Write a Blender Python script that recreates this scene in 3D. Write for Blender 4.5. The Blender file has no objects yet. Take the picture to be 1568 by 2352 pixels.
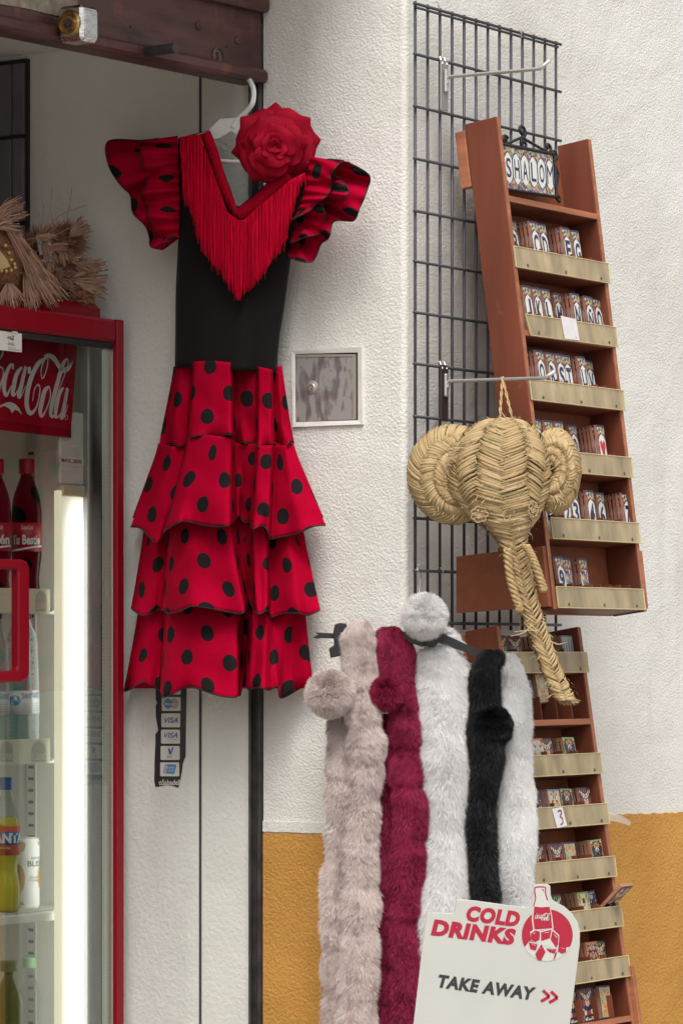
import bpy, math, random
import numpy as np
from mathutils import Vector, Matrix
random.seed(7); rng = np.random.default_rng(7)
V = Vector
scene = bpy.context.scene

# ---------------------------------------------------------------- camera, sky, sun
F = 8260.0; CX = 784.0; YH = 1510.0; EYE = 1.65       # pixels of a 1568 x 2352 view of the photograph
cam = bpy.data.cameras.new('camera'); camo = bpy.data.objects.new('camera', cam)
scene.collection.objects.link(camo); scene.camera = camo
camo.location = (0, 0, EYE); camo.rotation_euler = (math.pi/2, 0, 0)
cam.sensor_fit = 'HORIZONTAL'; cam.sensor_width = 24; cam.lens = 24*F/1568
cam.shift_y = (YH-1176)/1568; cam.clip_start = 0.1; cam.clip_end = 300
SUN_EL, SUN_DIR = math.radians(56), V((-0.05, -1.0))   # towards the sun, ground plan
world = bpy.data.worlds.new('World'); scene.world = world; world.use_nodes = True
wn, wl = world.node_tree.nodes, world.node_tree.links
sky = wn.new('ShaderNodeTexSky'); sky.sky_type = 'NISHITA'; sky.sun_disc = False
sky.sun_elevation = SUN_EL; sky.sun_rotation = math.atan2(SUN_DIR.x, SUN_DIR.y); sky.dust_density = 6; sky.air_density = 1.2
hs = wn.new('ShaderNodeHueSaturation'); hs.inputs['Saturation'].default_value = 0.13
wl.new(sky.outputs[0], hs.inputs['Color']); wl.new(hs.outputs[0], wn['Background'].inputs[0])
wn['Background'].inputs[1].default_value = 0.15
sl = bpy.data.lights.new('sun', 'SUN'); so = bpy.data.objects.new('sun', sl); scene.collection.objects.link(so)
sl.energy = 1.1; sl.angle = math.radians(26); sl.color = (1.0, 0.95, 0.87)
sv = V((SUN_DIR.x*math.cos(SUN_EL), SUN_DIR.y*math.cos(SUN_EL), math.sin(SUN_EL)))
so.rotation_euler = sv.to_track_quat('Z', 'Y').to_euler(); so.location = (0, -2, 8)
scene.view_settings.view_transform = 'Standard'; scene.view_settings.look = 'None'
scene.view_settings.exposure = 0.36; scene.view_settings.gamma = 1.0; scene.view_settings.use_curve_mapping = False

cy = scene.cycles
cy.max_bounces = 8; cy.diffuse_bounces = 6; cy.glossy_bounces = 3; cy.transmission_bounces = 4; cy.transparent_max_bounces = 10
cy.caustics_reflective = False; cy.caustics_refractive = False

# ---------------------------------------------------------------- places: the shop front's own axes
PHI = math.radians(33.5)
dv = V((math.sin(PHI), math.cos(PHI), 0)); nv = V((math.cos(PHI), -math.sin(PHI), 0)); uv_ = V((0, 0, 1))
CORNER = V(((930-CX)*7.0/F, 7.0, 0))
def W(a, b, z): return CORNER + dv*a + nv*b + uv_*z            # a along the street face, b out of it, z up
def ray(px, py): return V(((px-CX)/F, 1, (YH-py)/F))
EY = V((0, 0, EYE))
def hit(px, py, p0, n):
    r = ray(px, py); return EY + r*((p0-EY).dot(n)/r.dot(n))
def fa(px, py, a): return hit(px, py, W(a, 0, 0), dv)           # on a plane parallel to the reveal
def fb(px, py, b): return hit(px, py, W(0, b, 0), nv)           # on a plane parallel to the street face
def fy(px, py, y): return EY + ray(px, py)*y
def ab(p): q = p-CORNER; return q.dot(dv), q.dot(nv), p.z

# ---------------------------------------------------------------- materials
MATS = {}
def nodes(m): return m.node_tree.nodes, m.node_tree.links, m.node_tree.nodes['Principled BSDF']
def mat(name, col=(.5, .5, .5), rough=.6, metal=0, noise=0, nscale=40, bump=0, bscale=200, spec=.5, stretch=None, coat=0, sheen=0, detail=4, col2=None):
    if name in MATS: return MATS[name]
    m = bpy.data.materials.new(name); m.use_nodes = True; MATS[name] = m
    n, l, p = nodes(m)
    p.inputs['Base Color'].default_value = (*col, 1); p.inputs['Roughness'].default_value = rough
    p.inputs['Metallic'].default_value = metal; p.inputs['Specular IOR Level'].default_value = spec
    p.inputs['Coat Weight'].default_value = coat
    if sheen: p.inputs['Sheen Weight'].default_value = sheen
    tc = n.new('ShaderNodeTexCoord'); src = tc.outputs['Object']
    if stretch:
        mp = n.new('ShaderNodeMapping'); mp.inputs['Scale'].default_value = stretch; l.new(src, mp.inputs[0]); src = mp.outputs[0]
    if noise:
        t = n.new('ShaderNodeTexNoise'); t.inputs['Scale'].default_value = nscale; t.inputs['Detail'].default_value = detail
        l.new(src, t.inputs['Vector'])
        r = n.new('ShaderNodeValToRGB'); r.color_ramp.elements[0].position = .3; r.color_ramp.elements[1].position = .7
        c2 = col2 or tuple(min(1, c*(1+noise)) for c in col)
        r.color_ramp.elements[0].color = (*[c*(1-noise) for c in col], 1); r.color_ramp.elements[1].color = (*c2, 1)
        l.new(t.outputs[0], r.inputs[0]); l.new(r.outputs[0], p.inputs['Base Color'])
    if bump:
        t = n.new('ShaderNodeTexNoise'); t.inputs['Scale'].default_value = bscale; t.inputs['Detail'].default_value = 3
        l.new(src, t.inputs['Vector'])
        b = n.new('ShaderNodeBump'); b.inputs['Strength'].default_value = 1; b.inputs['Distance'].default_value = bump
        l.new(t.outputs[0], b.inputs['Height']); l.new(b.outputs[0], p.inputs['Normal'])
    return m
def plaster(name, col, stain, amp=.00112, sc=205, smooth=1.0):
    m = bpy.data.materials.new(name); m.use_nodes = True; MATS[name] = m
    n, l, p = nodes(m); p.inputs['Roughness'].default_value = .85; p.inputs['Specular IOR Level'].default_value = .25
    tc = n.new('ShaderNodeTexCoord')
    def noise(s, d, w=0):
        t = n.new('ShaderNodeTexNoise'); t.inputs['Scale'].default_value = s; t.inputs['Detail'].default_value = d
        t.inputs['Distortion'].default_value = w; l.new(tc.outputs['Object'], t.inputs['Vector']); return t.outputs[0]
    def mth(op, a, b):
        q = n.new('ShaderNodeMath'); q.operation = op
        for i, x in enumerate((a, b)):
            if isinstance(x, (int, float)): q.inputs[i].default_value = x
            else: l.new(x, q.inputs[i])
        return q.outputs[0]
    h = noise(sc, 3.5, 0.)
    h = mth('ADD', h, mth('MULTIPLY', noise(9, 2, .3), 2.4))
    b = n.new('ShaderNodeBump'); b.inputs['Distance'].default_value = amp*2.6; l.new(h, b.inputs['Height']); l.new(b.outputs[0], p.inputs['Normal'])
    r = n.new('ShaderNodeValToRGB'); l.new(noise(2.2, 4, .4), r.inputs[0])
    r.color_ramp.elements[0].position = .32; r.color_ramp.elements[0].color = (*stain, 1)
    r.color_ramp.elements[1].position = .58; r.color_ramp.elements[1].color = (*col, 1)
    # run-off streaks and scuffs
    mp = n.new('ShaderNodeMapping'); mp.inputs['Scale'].default_value = (7, 7, .8); l.new(tc.outputs['Object'], mp.inputs[0]); t2 = n.new('ShaderNodeTexNoise'); t2.inputs['Scale'].default_value = 1.6; t2.inputs['Detail'].default_value = 5; l.new(mp.outputs[0], t2.inputs['Vector'])
    r2 = n.new('ShaderNodeValToRGB'); r2.color_ramp.elements[0].position = .55; r2.color_ramp.elements[0].color = (0, 0, 0, 1); r2.color_ramp.elements[1].position = .78; r2.color_ramp.elements[1].color = (.55, .55, .55, 1); l.new(t2.outputs[0], r2.inputs[0])
    mx = n.new('ShaderNodeMixRGB'); l.new(r2.outputs[0], mx.inputs[0]); l.new(r.outputs[0], mx.inputs[1]); mx.inputs[2].default_value = (*[q*.86 for q in stain], 1); l.new(mx.outputs[0], p.inputs['Base Color'])
    return m
M_WALL = plaster('white_render', (.80, .785, .745), (.72, .70, .645))
M_INNER = plaster('white_inner_plaster', (.76, .755, .71), (.69, .68, .63), .0008, 110)
M_OCHRE = plaster('ochre_render', (.60, .31, .078), (.54, .265, .062), .0015, 165)

# ---------------------------------------------------------------- mesh building
class MB:
    def __init__(s): s.v = []; s.f = []; s.m = []; s.uv = None
    def add(s, vs, fs, mi=0):
        o = len(s.v); s.v += [V(x) for x in vs]; s.f += [tuple(i+o for i in f) for f in fs]; s.m += [mi]*len(fs); return s
    def box(s, o, x, y, z, mi=0):                      # corner o and three edge vectors
        p = [o, o+x, o+x+y, o+y, o+z, o+x+z, o+x+y+z, o+y+z]
        fs = [(0, 3, 2, 1), (4, 5, 6, 7), (0, 1, 5, 4), (1, 2, 6, 5), (2, 3, 7, 6), (3, 0, 4, 7)]
        if x.cross(y).dot(z) < 0: fs = [f[::-1] for f in fs]
        return s.add(p, fs, mi)
    def wbox(s, a0, a1, b0, b1, z0, z1, mi=0): return s.box(W(a0, b0, z0), dv*(a1-a0), nv*(b1-b0), uv_*(z1-z0), mi)
    def bbox(s, o, x, y, z, r=.003, mi=0):             # box with chamfered edges
        lx, ly, lz = x.length, y.length, z.length; ex, ey, ez = x/lx, y/ly, z/lz; r = min(r, lx*.45, ly*.45, lz*.45)
        vs = []; idx = {}
        for i in (0, 1):
            for j in (0, 1):
                for k in (0, 1):
                    c = o + x*i + y*j + z*k; sx, sy, sz = ex*(1-2*i)*r, ey*(1-2*j)*r, ez*(1-2*k)*r
                    for t, q in enumerate((c+sy+sz, c+sx+sz, c+sx+sy)): idx[i, j, k, t] = len(vs); vs.append(q)
        fs = []
        for i in (0, 1): fs.append([idx[i, j, k, 0] for j, k in ((0, 0), (1, 0), (1, 1), (0, 1))]); fs.append([idx[j, i, k, 1] for j, k in ((0, 0), (1, 0), (1, 1), (0, 1))]); fs.append([idx[j, k, i, 2] for j, k in ((0, 0), (1, 0), (1, 1), (0, 1))])
        for i in (0, 1):
            for j in (0, 1):
                fs.append([idx[0, i, j, 1], idx[1, i, j, 1], idx[1, i, j, 2], idx[0, i, j, 2]])
                fs.append([idx[i, 0, j, 0], idx[i, 1, j, 0], idx[i, 1, j, 2], idx[i, 0, j, 2]])
                fs.append([idx[i, j, 0, 0], idx[i, j, 1, 0], idx[i, j, 1, 1], idx[i, j, 0, 1]])
                for k in (0, 1): fs.append([idx[i, j, k, 0], idx[i, j, k, 1], idx[i, j, k, 2]]) if False else None
        for i in (0, 1):
            for j in (0, 1):
                for k in (0, 1): fs.append([idx[i, j, k, t] for t in range(3)])
        ctr = o+(x+y+z)*.5; out = []
        for f in fs:
            a, b, c = vs[f[0]], vs[f[1]], vs[f[2]]; fc = sum((vs[q] for q in f), V())/len(f)
            out.append(f if (b-a).cross(c-a).dot(fc-ctr) > 0 else f[::-1])
        return s.add(vs, out, mi)
    def tube(s, pts, r, n=8, mi=0, cap=True, flat=None):
        pts = [V(p) for p in pts]; N = len(pts); rs = r if isinstance(r, (list, tuple)) else [r]*N
        o = len(s.v); t0 = None; ref = None
        for i, p in enumerate(pts):
            t = (pts[min(i+1, N-1)]-pts[max(i-1, 0)]); t = t.normalized() if t.length > 1e-9 else V((0, 0, 1))
            if ref is None:
                ref = t.cross(V((0, 0, 1))); ref = ref.normalized() if ref.length > 1e-3 else V((1, 0, 0))
            ref = (ref - t*ref.dot(t)).normalized(); q = t.cross(ref)
            for k in range(n):
                an = 2*math.pi*k/n; s.v.append(p+(ref*math.cos(an)+q*math.sin(an))*rs[i])
        for i in range(N-1):
            for k in range(n):
                s.f.append((o+i*n+k, o+i*n+(k+1) % n, o+(i+1)*n+(k+1) % n, o+(i+1)*n+k)); s.m.append(mi)
        if cap:
            s.f.append(tuple(o+k for k in range(n))[::-1]); s.f.append(tuple(o+(N-1)*n+k for k in range(n))); s.m += [mi, mi]
        return s
    def lathe(s, c, prof, n=28, mi=0, axis=uv_, mis=None):     # prof: (radius, height)
        ax = axis.normalized(); e1 = ax.cross(V((0, 0, 1))); e1 = e1.normalized() if e1.length > 1e-3 else V((1, 0, 0)); e2 = ax.cross(e1)
        o = len(s.v)
        for r, h in prof:
            for k in range(n):
                an = 2*math.pi*k/n; s.v.append(c+ax*h+(e1*math.cos(an)+e2*math.sin(an))*r)
        for i in range(len(prof)-1):
            for k in range(n):
                s.f.append((o+i*n+k, o+i*n+(k+1) % n, o+(i+1)*n+(k+1) % n, o+(i+1)*n+k)); s.m.append(mis[i] if mis else mi)
        s.f.append(tuple(o+k for k in range(n))[::-1]); s.f.append(tuple(o+(len(prof)-1)*n+k for k in range(n)))
        s.m += [mis[0] if mis else mi, mis[-1] if mis else mi]
        return s
    def prism(s, pts, ext, mi=0):                     # closed outline, extruded back by ext
        N = len(pts); o = len(s.v); s.v += [V(p) for p in pts]+[V(p)+ext for p in pts]
        s.f.append(tuple(range(o, o+N))); s.f.append(tuple(range(o+2*N-1, o+N-1, -1)))
        for i in range(N): s.f.append((o+i, o+(i+1) % N, o+N+(i+1) % N, o+N+i)[::-1])
        s.m += [mi]*(N+2); return s
    def grid(s, rows, mi=0, closed=False):
        o = len(s.v); R, C = len(rows), len(rows[0])
        for r in rows: s.v += [V(p) for p in r]
        for i in range(R-1):
            for j in range(C if closed else C-1):
                s.f.append((o+i*C+j, o+i*C+(j+1) % C, o+(i+1)*C+(j+1) % C, o+(i+1)*C+j)); s.m.append(mi)
        return s
    def ribbon(s, pts, nrm, mi=0):                     # pts: (point, width) on a surface with normal nrm
        L = []; N = len(pts)
        for i, (p, w) in enumerate(pts):
            t = (pts[min(i+1, N-1)][0]-pts[max(i-1, 0)][0]).normalized(); q = nrm.cross(t).normalized()
            L.append((p-q*w/2, p+q*w/2))
        return s.grid(L, mi)
COL = scene.collection
def wloc(o):
    p = V((0, 0, 0))
    while o: p = p + o.location; o = o.parent
    return p
def build(name, mb, mats, parent=None, loc=None, smooth=False):
    if not isinstance(mats, (list, tuple)): mats = [mats]
    base = wloc(parent) if parent else V((0, 0, 0))
    if loc is None:
        if parent: off = base; ol = V((0, 0, 0))
        else:
            xs = [v.x for v in mb.v]; ys = [v.y for v in mb.v]; ol = V(((min(xs)+max(xs))/2, (min(ys)+max(ys))/2, min(v.z for v in mb.v))); off = ol
    else: off = V(loc); ol = off-base
    me = bpy.data.meshes.new(name); me.from_pydata([v-off for v in mb.v], [], mb.f)
    for m in mats: me.materials.append(m)
    if len(mats) > 1: me.polygons.foreach_set('material_index', mb.m)
    if smooth: me.polygons.foreach_set('use_smooth', [True]*len(mb.f))
    if mb.uv:
        ul = me.uv_layers.new(name='UVMap'); li = np.zeros(len(me.loops), dtype=np.int32); me.loops.foreach_get('vertex_index', li)
        ul.data.foreach_set('uv', np.array(mb.uv, dtype=np.float32)[li].ravel())
    me.update(); o = bpy.data.objects.new(name, me); COL.objects.link(o); o.location = ol
    if parent: o.parent = parent
    return o
def np_mesh(name, verts, tris, material, parent, attrs=None, smooth=False):
    verts = np.asarray(verts, dtype=np.float32)-np.array(wloc(parent), dtype=np.float32); tris = np.asarray(tris, dtype=np.int32)
    me = bpy.data.meshes.new(name); me.vertices.add(len(verts)); me.vertices.foreach_set('co', verts.ravel())
    me.loops.add(tris.size); me.loops.foreach_set('vertex_index', tris.ravel())
    me.polygons.add(len(tris)); me.polygons.foreach_set('loop_start', np.arange(0, tris.size, 3, dtype=np.int32))
    me.polygons.foreach_set('loop_total', np.full(len(tris), 3, dtype=np.int32))
    me.materials.append(material)
    for k, a in (attrs or {}).items():
        at = me.attributes.new(k, 'FLOAT', 'POINT'); at.data.foreach_set('value', np.asarray(a, dtype=np.float32))
    if smooth: me.polygons.foreach_set('use_smooth', np.ones(len(tris), dtype=bool))
    me.update(calc_edges=True); o = bpy.data.objects.new(name, me); COL.objects.link(o); o.parent = parent
    return o
def tag(o, label=None, cat=None, group=None, kind=None):
    for k, x in (('label', label), ('category', cat), ('group', group), ('kind', kind)):
        if x: o[k] = x
    return o
def thing(name, label, cat, loc, group=None):
    o = bpy.data.objects.new(name, None); o.empty_display_size = .05; COL.objects.link(o); o.location = loc
    return tag(o, label, cat, group)
def lerp(a, b, t): return a+(b-a)*t
def catmull(P, n, closed=False):
    """resample rows of numbers with a Catmull-Rom curve"""
    P = np.array(P, dtype=float); K = len(P); out = []
    T = np.linspace(0, K-1, n)
    for t in T:
        i = min(int(t), K-2); u = t-i
        p0, p1, p2, p3 = P[max(i-1, 0)], P[i], P[i+1], P[min(i+2, K-1)]
        out.append(.5*((2*p1)+(-p0+p2)*u+(2*p0-5*p1+4*p2-p3)*u*u+(-p0+3*p1-3*p2+p3)*u**3))
    return np.array(out)
_tc = {}
def text_raw(s, offset=0., shear=0., space=1.):
    key = (s, offset, shear, space)
    if key not in _tc:
        c = bpy.data.curves.new('t', 'FONT'); c.body = s; c.offset = offset; c.shear = shear; c.space_character = space; c.resolution_u = 3; c.fill_mode = 'FRONT'
        o = bpy.data.objects.new('t', c); COL.objects.link(o); bpy.context.view_layer.update()
        me = bpy.data.meshes.new_from_object(o.evaluated_get(bpy.context.evaluated_depsgraph_get()))
        v = np.array([x.co[:2] for x in me.vertices]); f = [tuple(p.vertices) for p in me.polygons]
        bpy.data.objects.remove(o); bpy.data.curves.remove(c); bpy.data.meshes.remove(me)
        lo, hi = v.min(0), v.max(0); _tc[key] = ((v-lo)/(hi-lo), f, (hi-lo)[0]/(hi-lo)[1])
    return _tc[key]
def text_map(mb, s, fn, offset=0., shear=0., mi=0, space=1.):
    v, f, asp = text_raw(s, offset, shear, space); return mb.add([fn(x, y) for x, y in v], f, mi)
# ---------------------------------------------------------------- the setting
def pz(px, py, a=None, b=None): return (fa(px, py, a) if a is not None else fb(px, py, b))
B_RAIL = ab(fa(605, 1000, 0))[1]; B_RAIL2 = ab(fa(577, 1000, 0))[1]; B_DARK = ab(fa(70, 300, 0))[1]
Z_SOFF = fa(720, -330, 0).z
M_PAVE = mat('pavement_stone', (.30, .28, .25), .85, noise=.25, nscale=6, bump=.002, bscale=60)
mb = MB(); mb.add([(-60, -60, 0), (60, -60, 0), (60, 60, 0), (-60, 60, 0)], [(0, 1, 2, 3)])
tag(build('pavement', mb, M_PAVE), kind='structure')

bld = thing('shop_building', 'white rendered shop front with an ochre painted base and a deep doorway', 'building', W(0, 0, 0))
R = .012
pl = [(3.6, 0)]+[(R-R*math.sin(t), -R+R*math.cos(t)) for t in np.linspace(0, math.pi/2, 6)]+[(0, B_RAIL), (0, B_RAIL-.0), (.0, B_RAIL), (3.6, B_RAIL)]
pl = pl[:7]+[(0, B_RAIL), (3.6, B_RAIL)]
mb = MB(); mb.prism([W(a, b, 4.4) for a, b in pl], V((0, 0, -4.4)))
build('street_wall', mb, M_WALL, bld)
mb = MB(); mb.wbox(0, 3.6, B_DARK-1.6, B_RAIL2, 0, 4.4); build('inner_wall', mb, M_INNER, bld)
mb = MB(); mb.wbox(-3.2, -.0005, B_RAIL-.02, -.001, Z_SOFF, 4.4); build('upper_wall', mb, M_WALL, bld)
Z_BEAM0 = fb(300, 128, B_RAIL).z
mb = MB(); mb.wbox(-3.2, -.002, B_DARK-1.6, B_RAIL-.07, Z_BEAM0+.12, Z_BEAM0+.3); build('ceiling', mb, M_INNER, bld)
mb = MB(); mb.wbox(-3.2, 0, B_DARK-1.75, B_DARK-1.602, 0, 4.4); build('back_wall', mb, M_INNER, bld)
mb = MB(); mb.wbox(-3.4, -3.2, B_DARK-1.7, 0, 0, 4.4); build('far_wall', mb, M_INNER, bld)
# ochre base on both faces
zA = fa(680, 1915, 0).z; pB0 = ab(fb(1399, 1872.5, 0)); pB1 = ab(fb(1568, 1866, 0)); sB = (pB1[2]-pB0[2])/(pB1[0]-pB0[0])
zB = lambda a: pB0[2]+(a-pB0[0])*sB
t = .0035
re_ = random.Random(4); edge = lambda: re_.uniform(-.0022, .0016)
mb = MB(); mb.prism([W(-t, -.012, 0), W(-t, B_RAIL+.001, 0)]+[W(-t, lerp(B_RAIL+.001, -.012, k/40), zA+edge()) for k in range(41)], dv*t); build('ochre_base', mb, M_OCHRE, bld)
p = [W(.012, t, 0), W(3.59, t, 0)]+[W(q_, t, zB(q_)+edge()) for q_ in np.linspace(3.59, .012, 240)]
mb = MB(); mb.prism(p, nv*-t); build('ochre_base', mb, M_OCHRE, bld)
pc = [(R-(R+t)*math.sin(q), -R+(R+t)*math.cos(q)) for q in np.linspace(0, math.pi/2, 6)]+[(0, -R), (R, 0)]
zc = max(zA, zB(.012)); mb = MB(); mb.prism([W(a, b, zc) for a, b in pc], V((0, 0, -zc))); build('ochre_base', mb, M_OCHRE, bld)
# thin moulding line above the ochre on the reveal
z1 = fa(680, 1888, 0).z
mb = MB(); mb.wbox(-.0045, 0, B_RAIL+.001, -.014, zA+.002, z1); build('render_band', mb, M_WALL, bld)
# vertical joint on the inner wall
bj = ab(fa(461, 1000, 0))[1]
M_DARK = mat('dark_joint', (.05, .045, .045), .7)
mb = MB(); mb.wbox(-.002, 0, bj-.003, bj+.002, .3, Z_BEAM0+.11); build('joint_strip', mb, M_DARK, bld)

# dark wall tiles deep in the doorway
M_DTILE = mat('dark_tile', (.115, .105, .125), .45, noise=.15, nscale=8)
M_GROUT = mat('tile_grout', (.02, .019, .022), .8)
dw = thing('dark_wall_cladding', 'dark slate tiles cladding the back of the doorway above the fridge', 'wall cladding', W(-.02, B_DARK-.4, .3))
mb = MB(); mb.wbox(-.012, 0, B_DARK-1.5, B_DARK-.001, .3, Z_BEAM0+.11); build('backing', mb, M_GROUT, dw)
ys = [-230, -40, 118, 316, 515, 715, 915]; bx = [B_DARK-.0015, ab(fa(41, 300, 0))[1], ab(fa(-75, 300, 0))[1], ab(fa(-190, 300, 0))[1]]
for i in range(len(ys)-1):
    for j in range(3):
        z0, z1_ = fa(50, ys[i+1], 0).z+.004, fa(50, ys[i], 0).z-.004
        z1_ = min(z1_, Z_BEAM0+.10)
        if z1_-z0 < .02: continue
        mb = MB(); b1_, b0_ = bx[j]-.0015, bx[j+1]+.0015
        mb.bbox(W(-.022, b0_, z0), dv*.0099, nv*(b1_-b0_), uv_*(z1_-z0), .002); build('tile', mb, M_DTILE, dw)

# ---------------------------------------------------------------- shutter rail and lintel beam
M_RAIL = mat('rail_iron', (.045, .04, .042), .5, .3, noise=.5, nscale=30, bump=.0006, bscale=90)
rail = thing('shutter_rail', 'dark iron shutter guide rail running down the doorway edge', 'rail', W(-.005, (B_RAIL+B_RAIL2)/2, 0))
w = (B_RAIL-B_RAIL2); zt = Z_BEAM0+.05
mb = MB(); mb.bbox(W(-.006, B_RAIL2+.0015, 0), dv*.02, nv*(w-.003), uv_*zt, .002); build('channel', mb, M_RAIL, rail)
mb = MB(); mb.bbox(W(-.014, B_RAIL2+.0015, 0), dv*.0075, nv*(w*.22), uv_*zt, .002); build('flange', mb, M_RAIL, rail)
mb = MB(); mb.bbox(W(-.012, B_RAIL-.0015-w*.26, 0), dv*.0055, nv*(w*.26), uv_*zt, .002); build('flange', mb, M_RAIL, rail)

m = mat('beam_wood', (.075, .03, .028), .42, noise=.45, nscale=7, bump=.0009, bscale=30, stretch=(1, 1, 5), spec=.4)
n_, l_, p_ = nodes(m)
# rubbed patches that show the red undercoat
tc = n_.new('ShaderNodeTexCoord'); mp = n_.new('ShaderNodeMapping'); mp.inputs['Scale'].default_value = (9, 9, 3.2); l_.new(tc.outputs['Object'], mp.inputs[0])
tn = n_.new('ShaderNodeTexNoise'); tn.inputs['Scale'].default_value = 2.2; tn.inputs['Detail'].default_value = 8; l_.new(mp.outputs[0], tn.inputs['Vector'])
rr = n_.new('ShaderNodeValToRGB'); rr.color_ramp.elements[0].position = .6; rr.color_ramp.elements[1].position = .72; l_.new(tn.outputs[0], rr.inputs[0])
mx = n_.new('ShaderNodeMixRGB'); l_.new(rr.outputs[0], mx.inputs[0]); old = p_.inputs['Base Color'].links[0].from_socket
l_.new(old, mx.inputs[1]); mx.inputs[2].default_value = (.17, .055, .03, 1); l_.new(mx.outputs[0], p_.inputs['Base Color'])
M_BEAM = m
# the beam sags a little to the left: set its axis by two points of its lower edge
pl0, pr0 = fb(0, 68, B_RAIL), fb(604, 192, B_RAIL)
bd = (pr0-pl0).normalized(); bu = nv.cross(bd).normalized(); bu = bu if bu.z > 0 else -bu; bl = (pr0-pl0).length
beam = thing('lintel_beam', 'dark brown lintel beam of the roller shutter above the doorway', 'beam', pl0-bd*.7)
o0 = pl0-bd*.7
def bp(px, py, lift=0.): return hit(px, py, pl0+nv*lift, nv)
L = bl+.7-.002
mb = MB(); mb.bbox(o0-nv*.05+bu*.0, bd*L, nv*.05, bu*.42, .003); build('main_board', mb, M_BEAM, beam)
mb = MB(); mb.bbox(o0+nv*.0005, bd*L, nv*.016, bu*.026, .006); build('lower_strip', mb, M_BEAM, beam)
h2 = (bp(500, 30)-bp(500, 170)).dot(bu)
mb = MB(); mb.bbox(o0+nv*.0005+bu*(h2+.02), bd*L, nv*.022, bu*.05, .006); build('upper_strip', mb, M_BEAM, beam)
mb = MB(); mb.bbox(o0+nv*.0005+bu*(h2+.074), bd*L, nv*.03, bu*.12, .006); build('upper_board', mb, M_BEAM, beam)
M_STEELD = mat('dull_steel', (.16, .12, .11), .45, .8)
for px, py in ((455, 58), (455, 140), (545, 92), (545, 170)):
    mb = MB(); c = bp(px, py); mb.lathe(c, [(.0088, -.001), (.0088, .0015), (.0065, .0035), (.003, .0042)], 14, axis=nv); build('bolt', mb, M_BEAM, beam, smooth=True)
mb = MB(); c = bp(499, 130); mb.lathe(c, [(.019, -.001), (.019, .003), (.0165, .004), (.016, .001)], 20, axis=nv)
mb.box(c-bd*.0025-bu*.009+nv*.001, bd*.005, bu*.018, nv*.004); build('keyhole_plate', mb, M_STEELD, beam)
for px, py in ((300, 60), (520, 106), (430, 150), (600, 60)):
    mb = MB(); mb.lathe(bp(px, py), [(.0028, -.001), (.0028, .0012)], 8, axis=nv); build('nail', mb, M_RAIL, beam)
mb = MB(); c = bp(320, 119); mb.tube([c-nv*.002, c+nv*.085], .0098, 14); mb.tube([c+nv*.085, c+nv*.0855], .0065, 12)
build('spindle', mb, M_RAIL, beam)
# grey patched strip at the top left of the beam
mb = MB(); q = [bp(-60, -30, .002), bp(178, 0, .002), bp(180, 42, .002), bp(150, 40, .002), bp(60, 18, .002), bp(-60, -2, .002)]
mb.prism(q, nv*-.0018); build('filler_patch', mb, mat('grey_filler', (.26, .22, .17), .9, noise=.3, nscale=60, bump=.001, bscale=150), beam)
# chrome lock box with brass cylinder
M_CHROME = mat('chrome', (.62, .61, .58), .12, 1, bump=.0012, bscale=60); M_BRASS = mat('brass', (.55, .38, .17), .28, 1)
lk = thing('shutter_lock', 'square chrome lock with a round brass cylinder on the lintel beam', 'lock', bp(165, 95, .002))
c0 = bp(133, 97, .0175); sz = .066
mb = MB(); mb.bbox(c0, bd*.05, nv*.056, bu*sz, .006); build('lock_body', mb, M_CHROME, lk)
cc = c0+nv*.028+bu*(sz*.5)
mb = MB(); mb.lathe(cc, [(.025, -.001), (.025, .004), (.021, .006), (.02, .002), (.013, .001), (.0125, .004), (.008, .0045), (.0075, -.0005)], 28, axis=-bd); build('cylinder_ring', mb, M_BRASS, lk, smooth=False)
mb = MB(); mb.lathe(cc, [(.0065, .0), (.0065, .0062)], 16, axis=-bd); build('keyhole', mb, M_DARK, lk)
mb = MB(); mb.bbox(c0+nv*.0562+bd*.006+bu*.009, bd*.038, nv*.002, bu*.048, .002); build('face_plate', mb, M_CHROME, lk)
mb = MB(); mb.lathe(c0+bd*.05+nv*.03+bu*.03, [(.012, 0), (.012, .012), (.009, .014), (.004, .015)], 18, axis=bd); build('push_button', mb, M_CHROME, lk)

# ---------------------------------------------------------------- meter door in the reveal
def mc(x, y, lift=0.): return fa(662.4+x*.1144, 786.6+y*.1144, -lift)
m = mat('worn_grey_metal', (.24, .2, .205), .5, .2)
n_, l_, p_ = nodes(m); tc = n_.new('ShaderNodeTexCoord'); mp = n_.new('ShaderNodeMapping'); mp.inputs['Scale'].default_value = (1.5, 1.5, .55); l_.new(tc.outputs['Object'], mp.inputs[0])
tn = n_.new('ShaderNodeTexNoise'); tn.inputs['Scale'].default_value = 40; tn.inputs['Detail'].default_value = 5; tn.inputs['Distortion'].default_value = .25; l_.new(mp.outputs[0], tn.inputs['Vector'])
rr = n_.new('ShaderNodeValToRGB'); l_.new(tn.outputs[0], rr.inputs[0]); e = rr.color_ramp.elements
e[0].position = .36; e[0].color = (.17, .135, .135, 1); e[1].position = .52; e[1].color = (.37, .35, .33, 1)
x = e.new(.44); x.color = (.23, .205, .205, 1); x = e.new(.49); x.color = (.27, .245, .24, 1); x = e.new(.505); x.color = (.35, .33, .31, 1)
l_.new(rr.outputs[0], p_.inputs['Base Color'])
M_METER = m; M_FRAMEW = mat('white_frame_mortar', (.74, .72, .68), .8, noise=.08, nscale=25, bump=.0008, bscale=70)
md = thing('meter_door', 'scratched grey metal meter cupboard door set in the white reveal', 'access panel', mc(760, 1690))
out = [(60, 160), (1462, 85), (1478, 1640), (85, 1695)]; inn = [(130, 228), (1390, 196), (1395, 1560), (136, 1597)]
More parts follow.
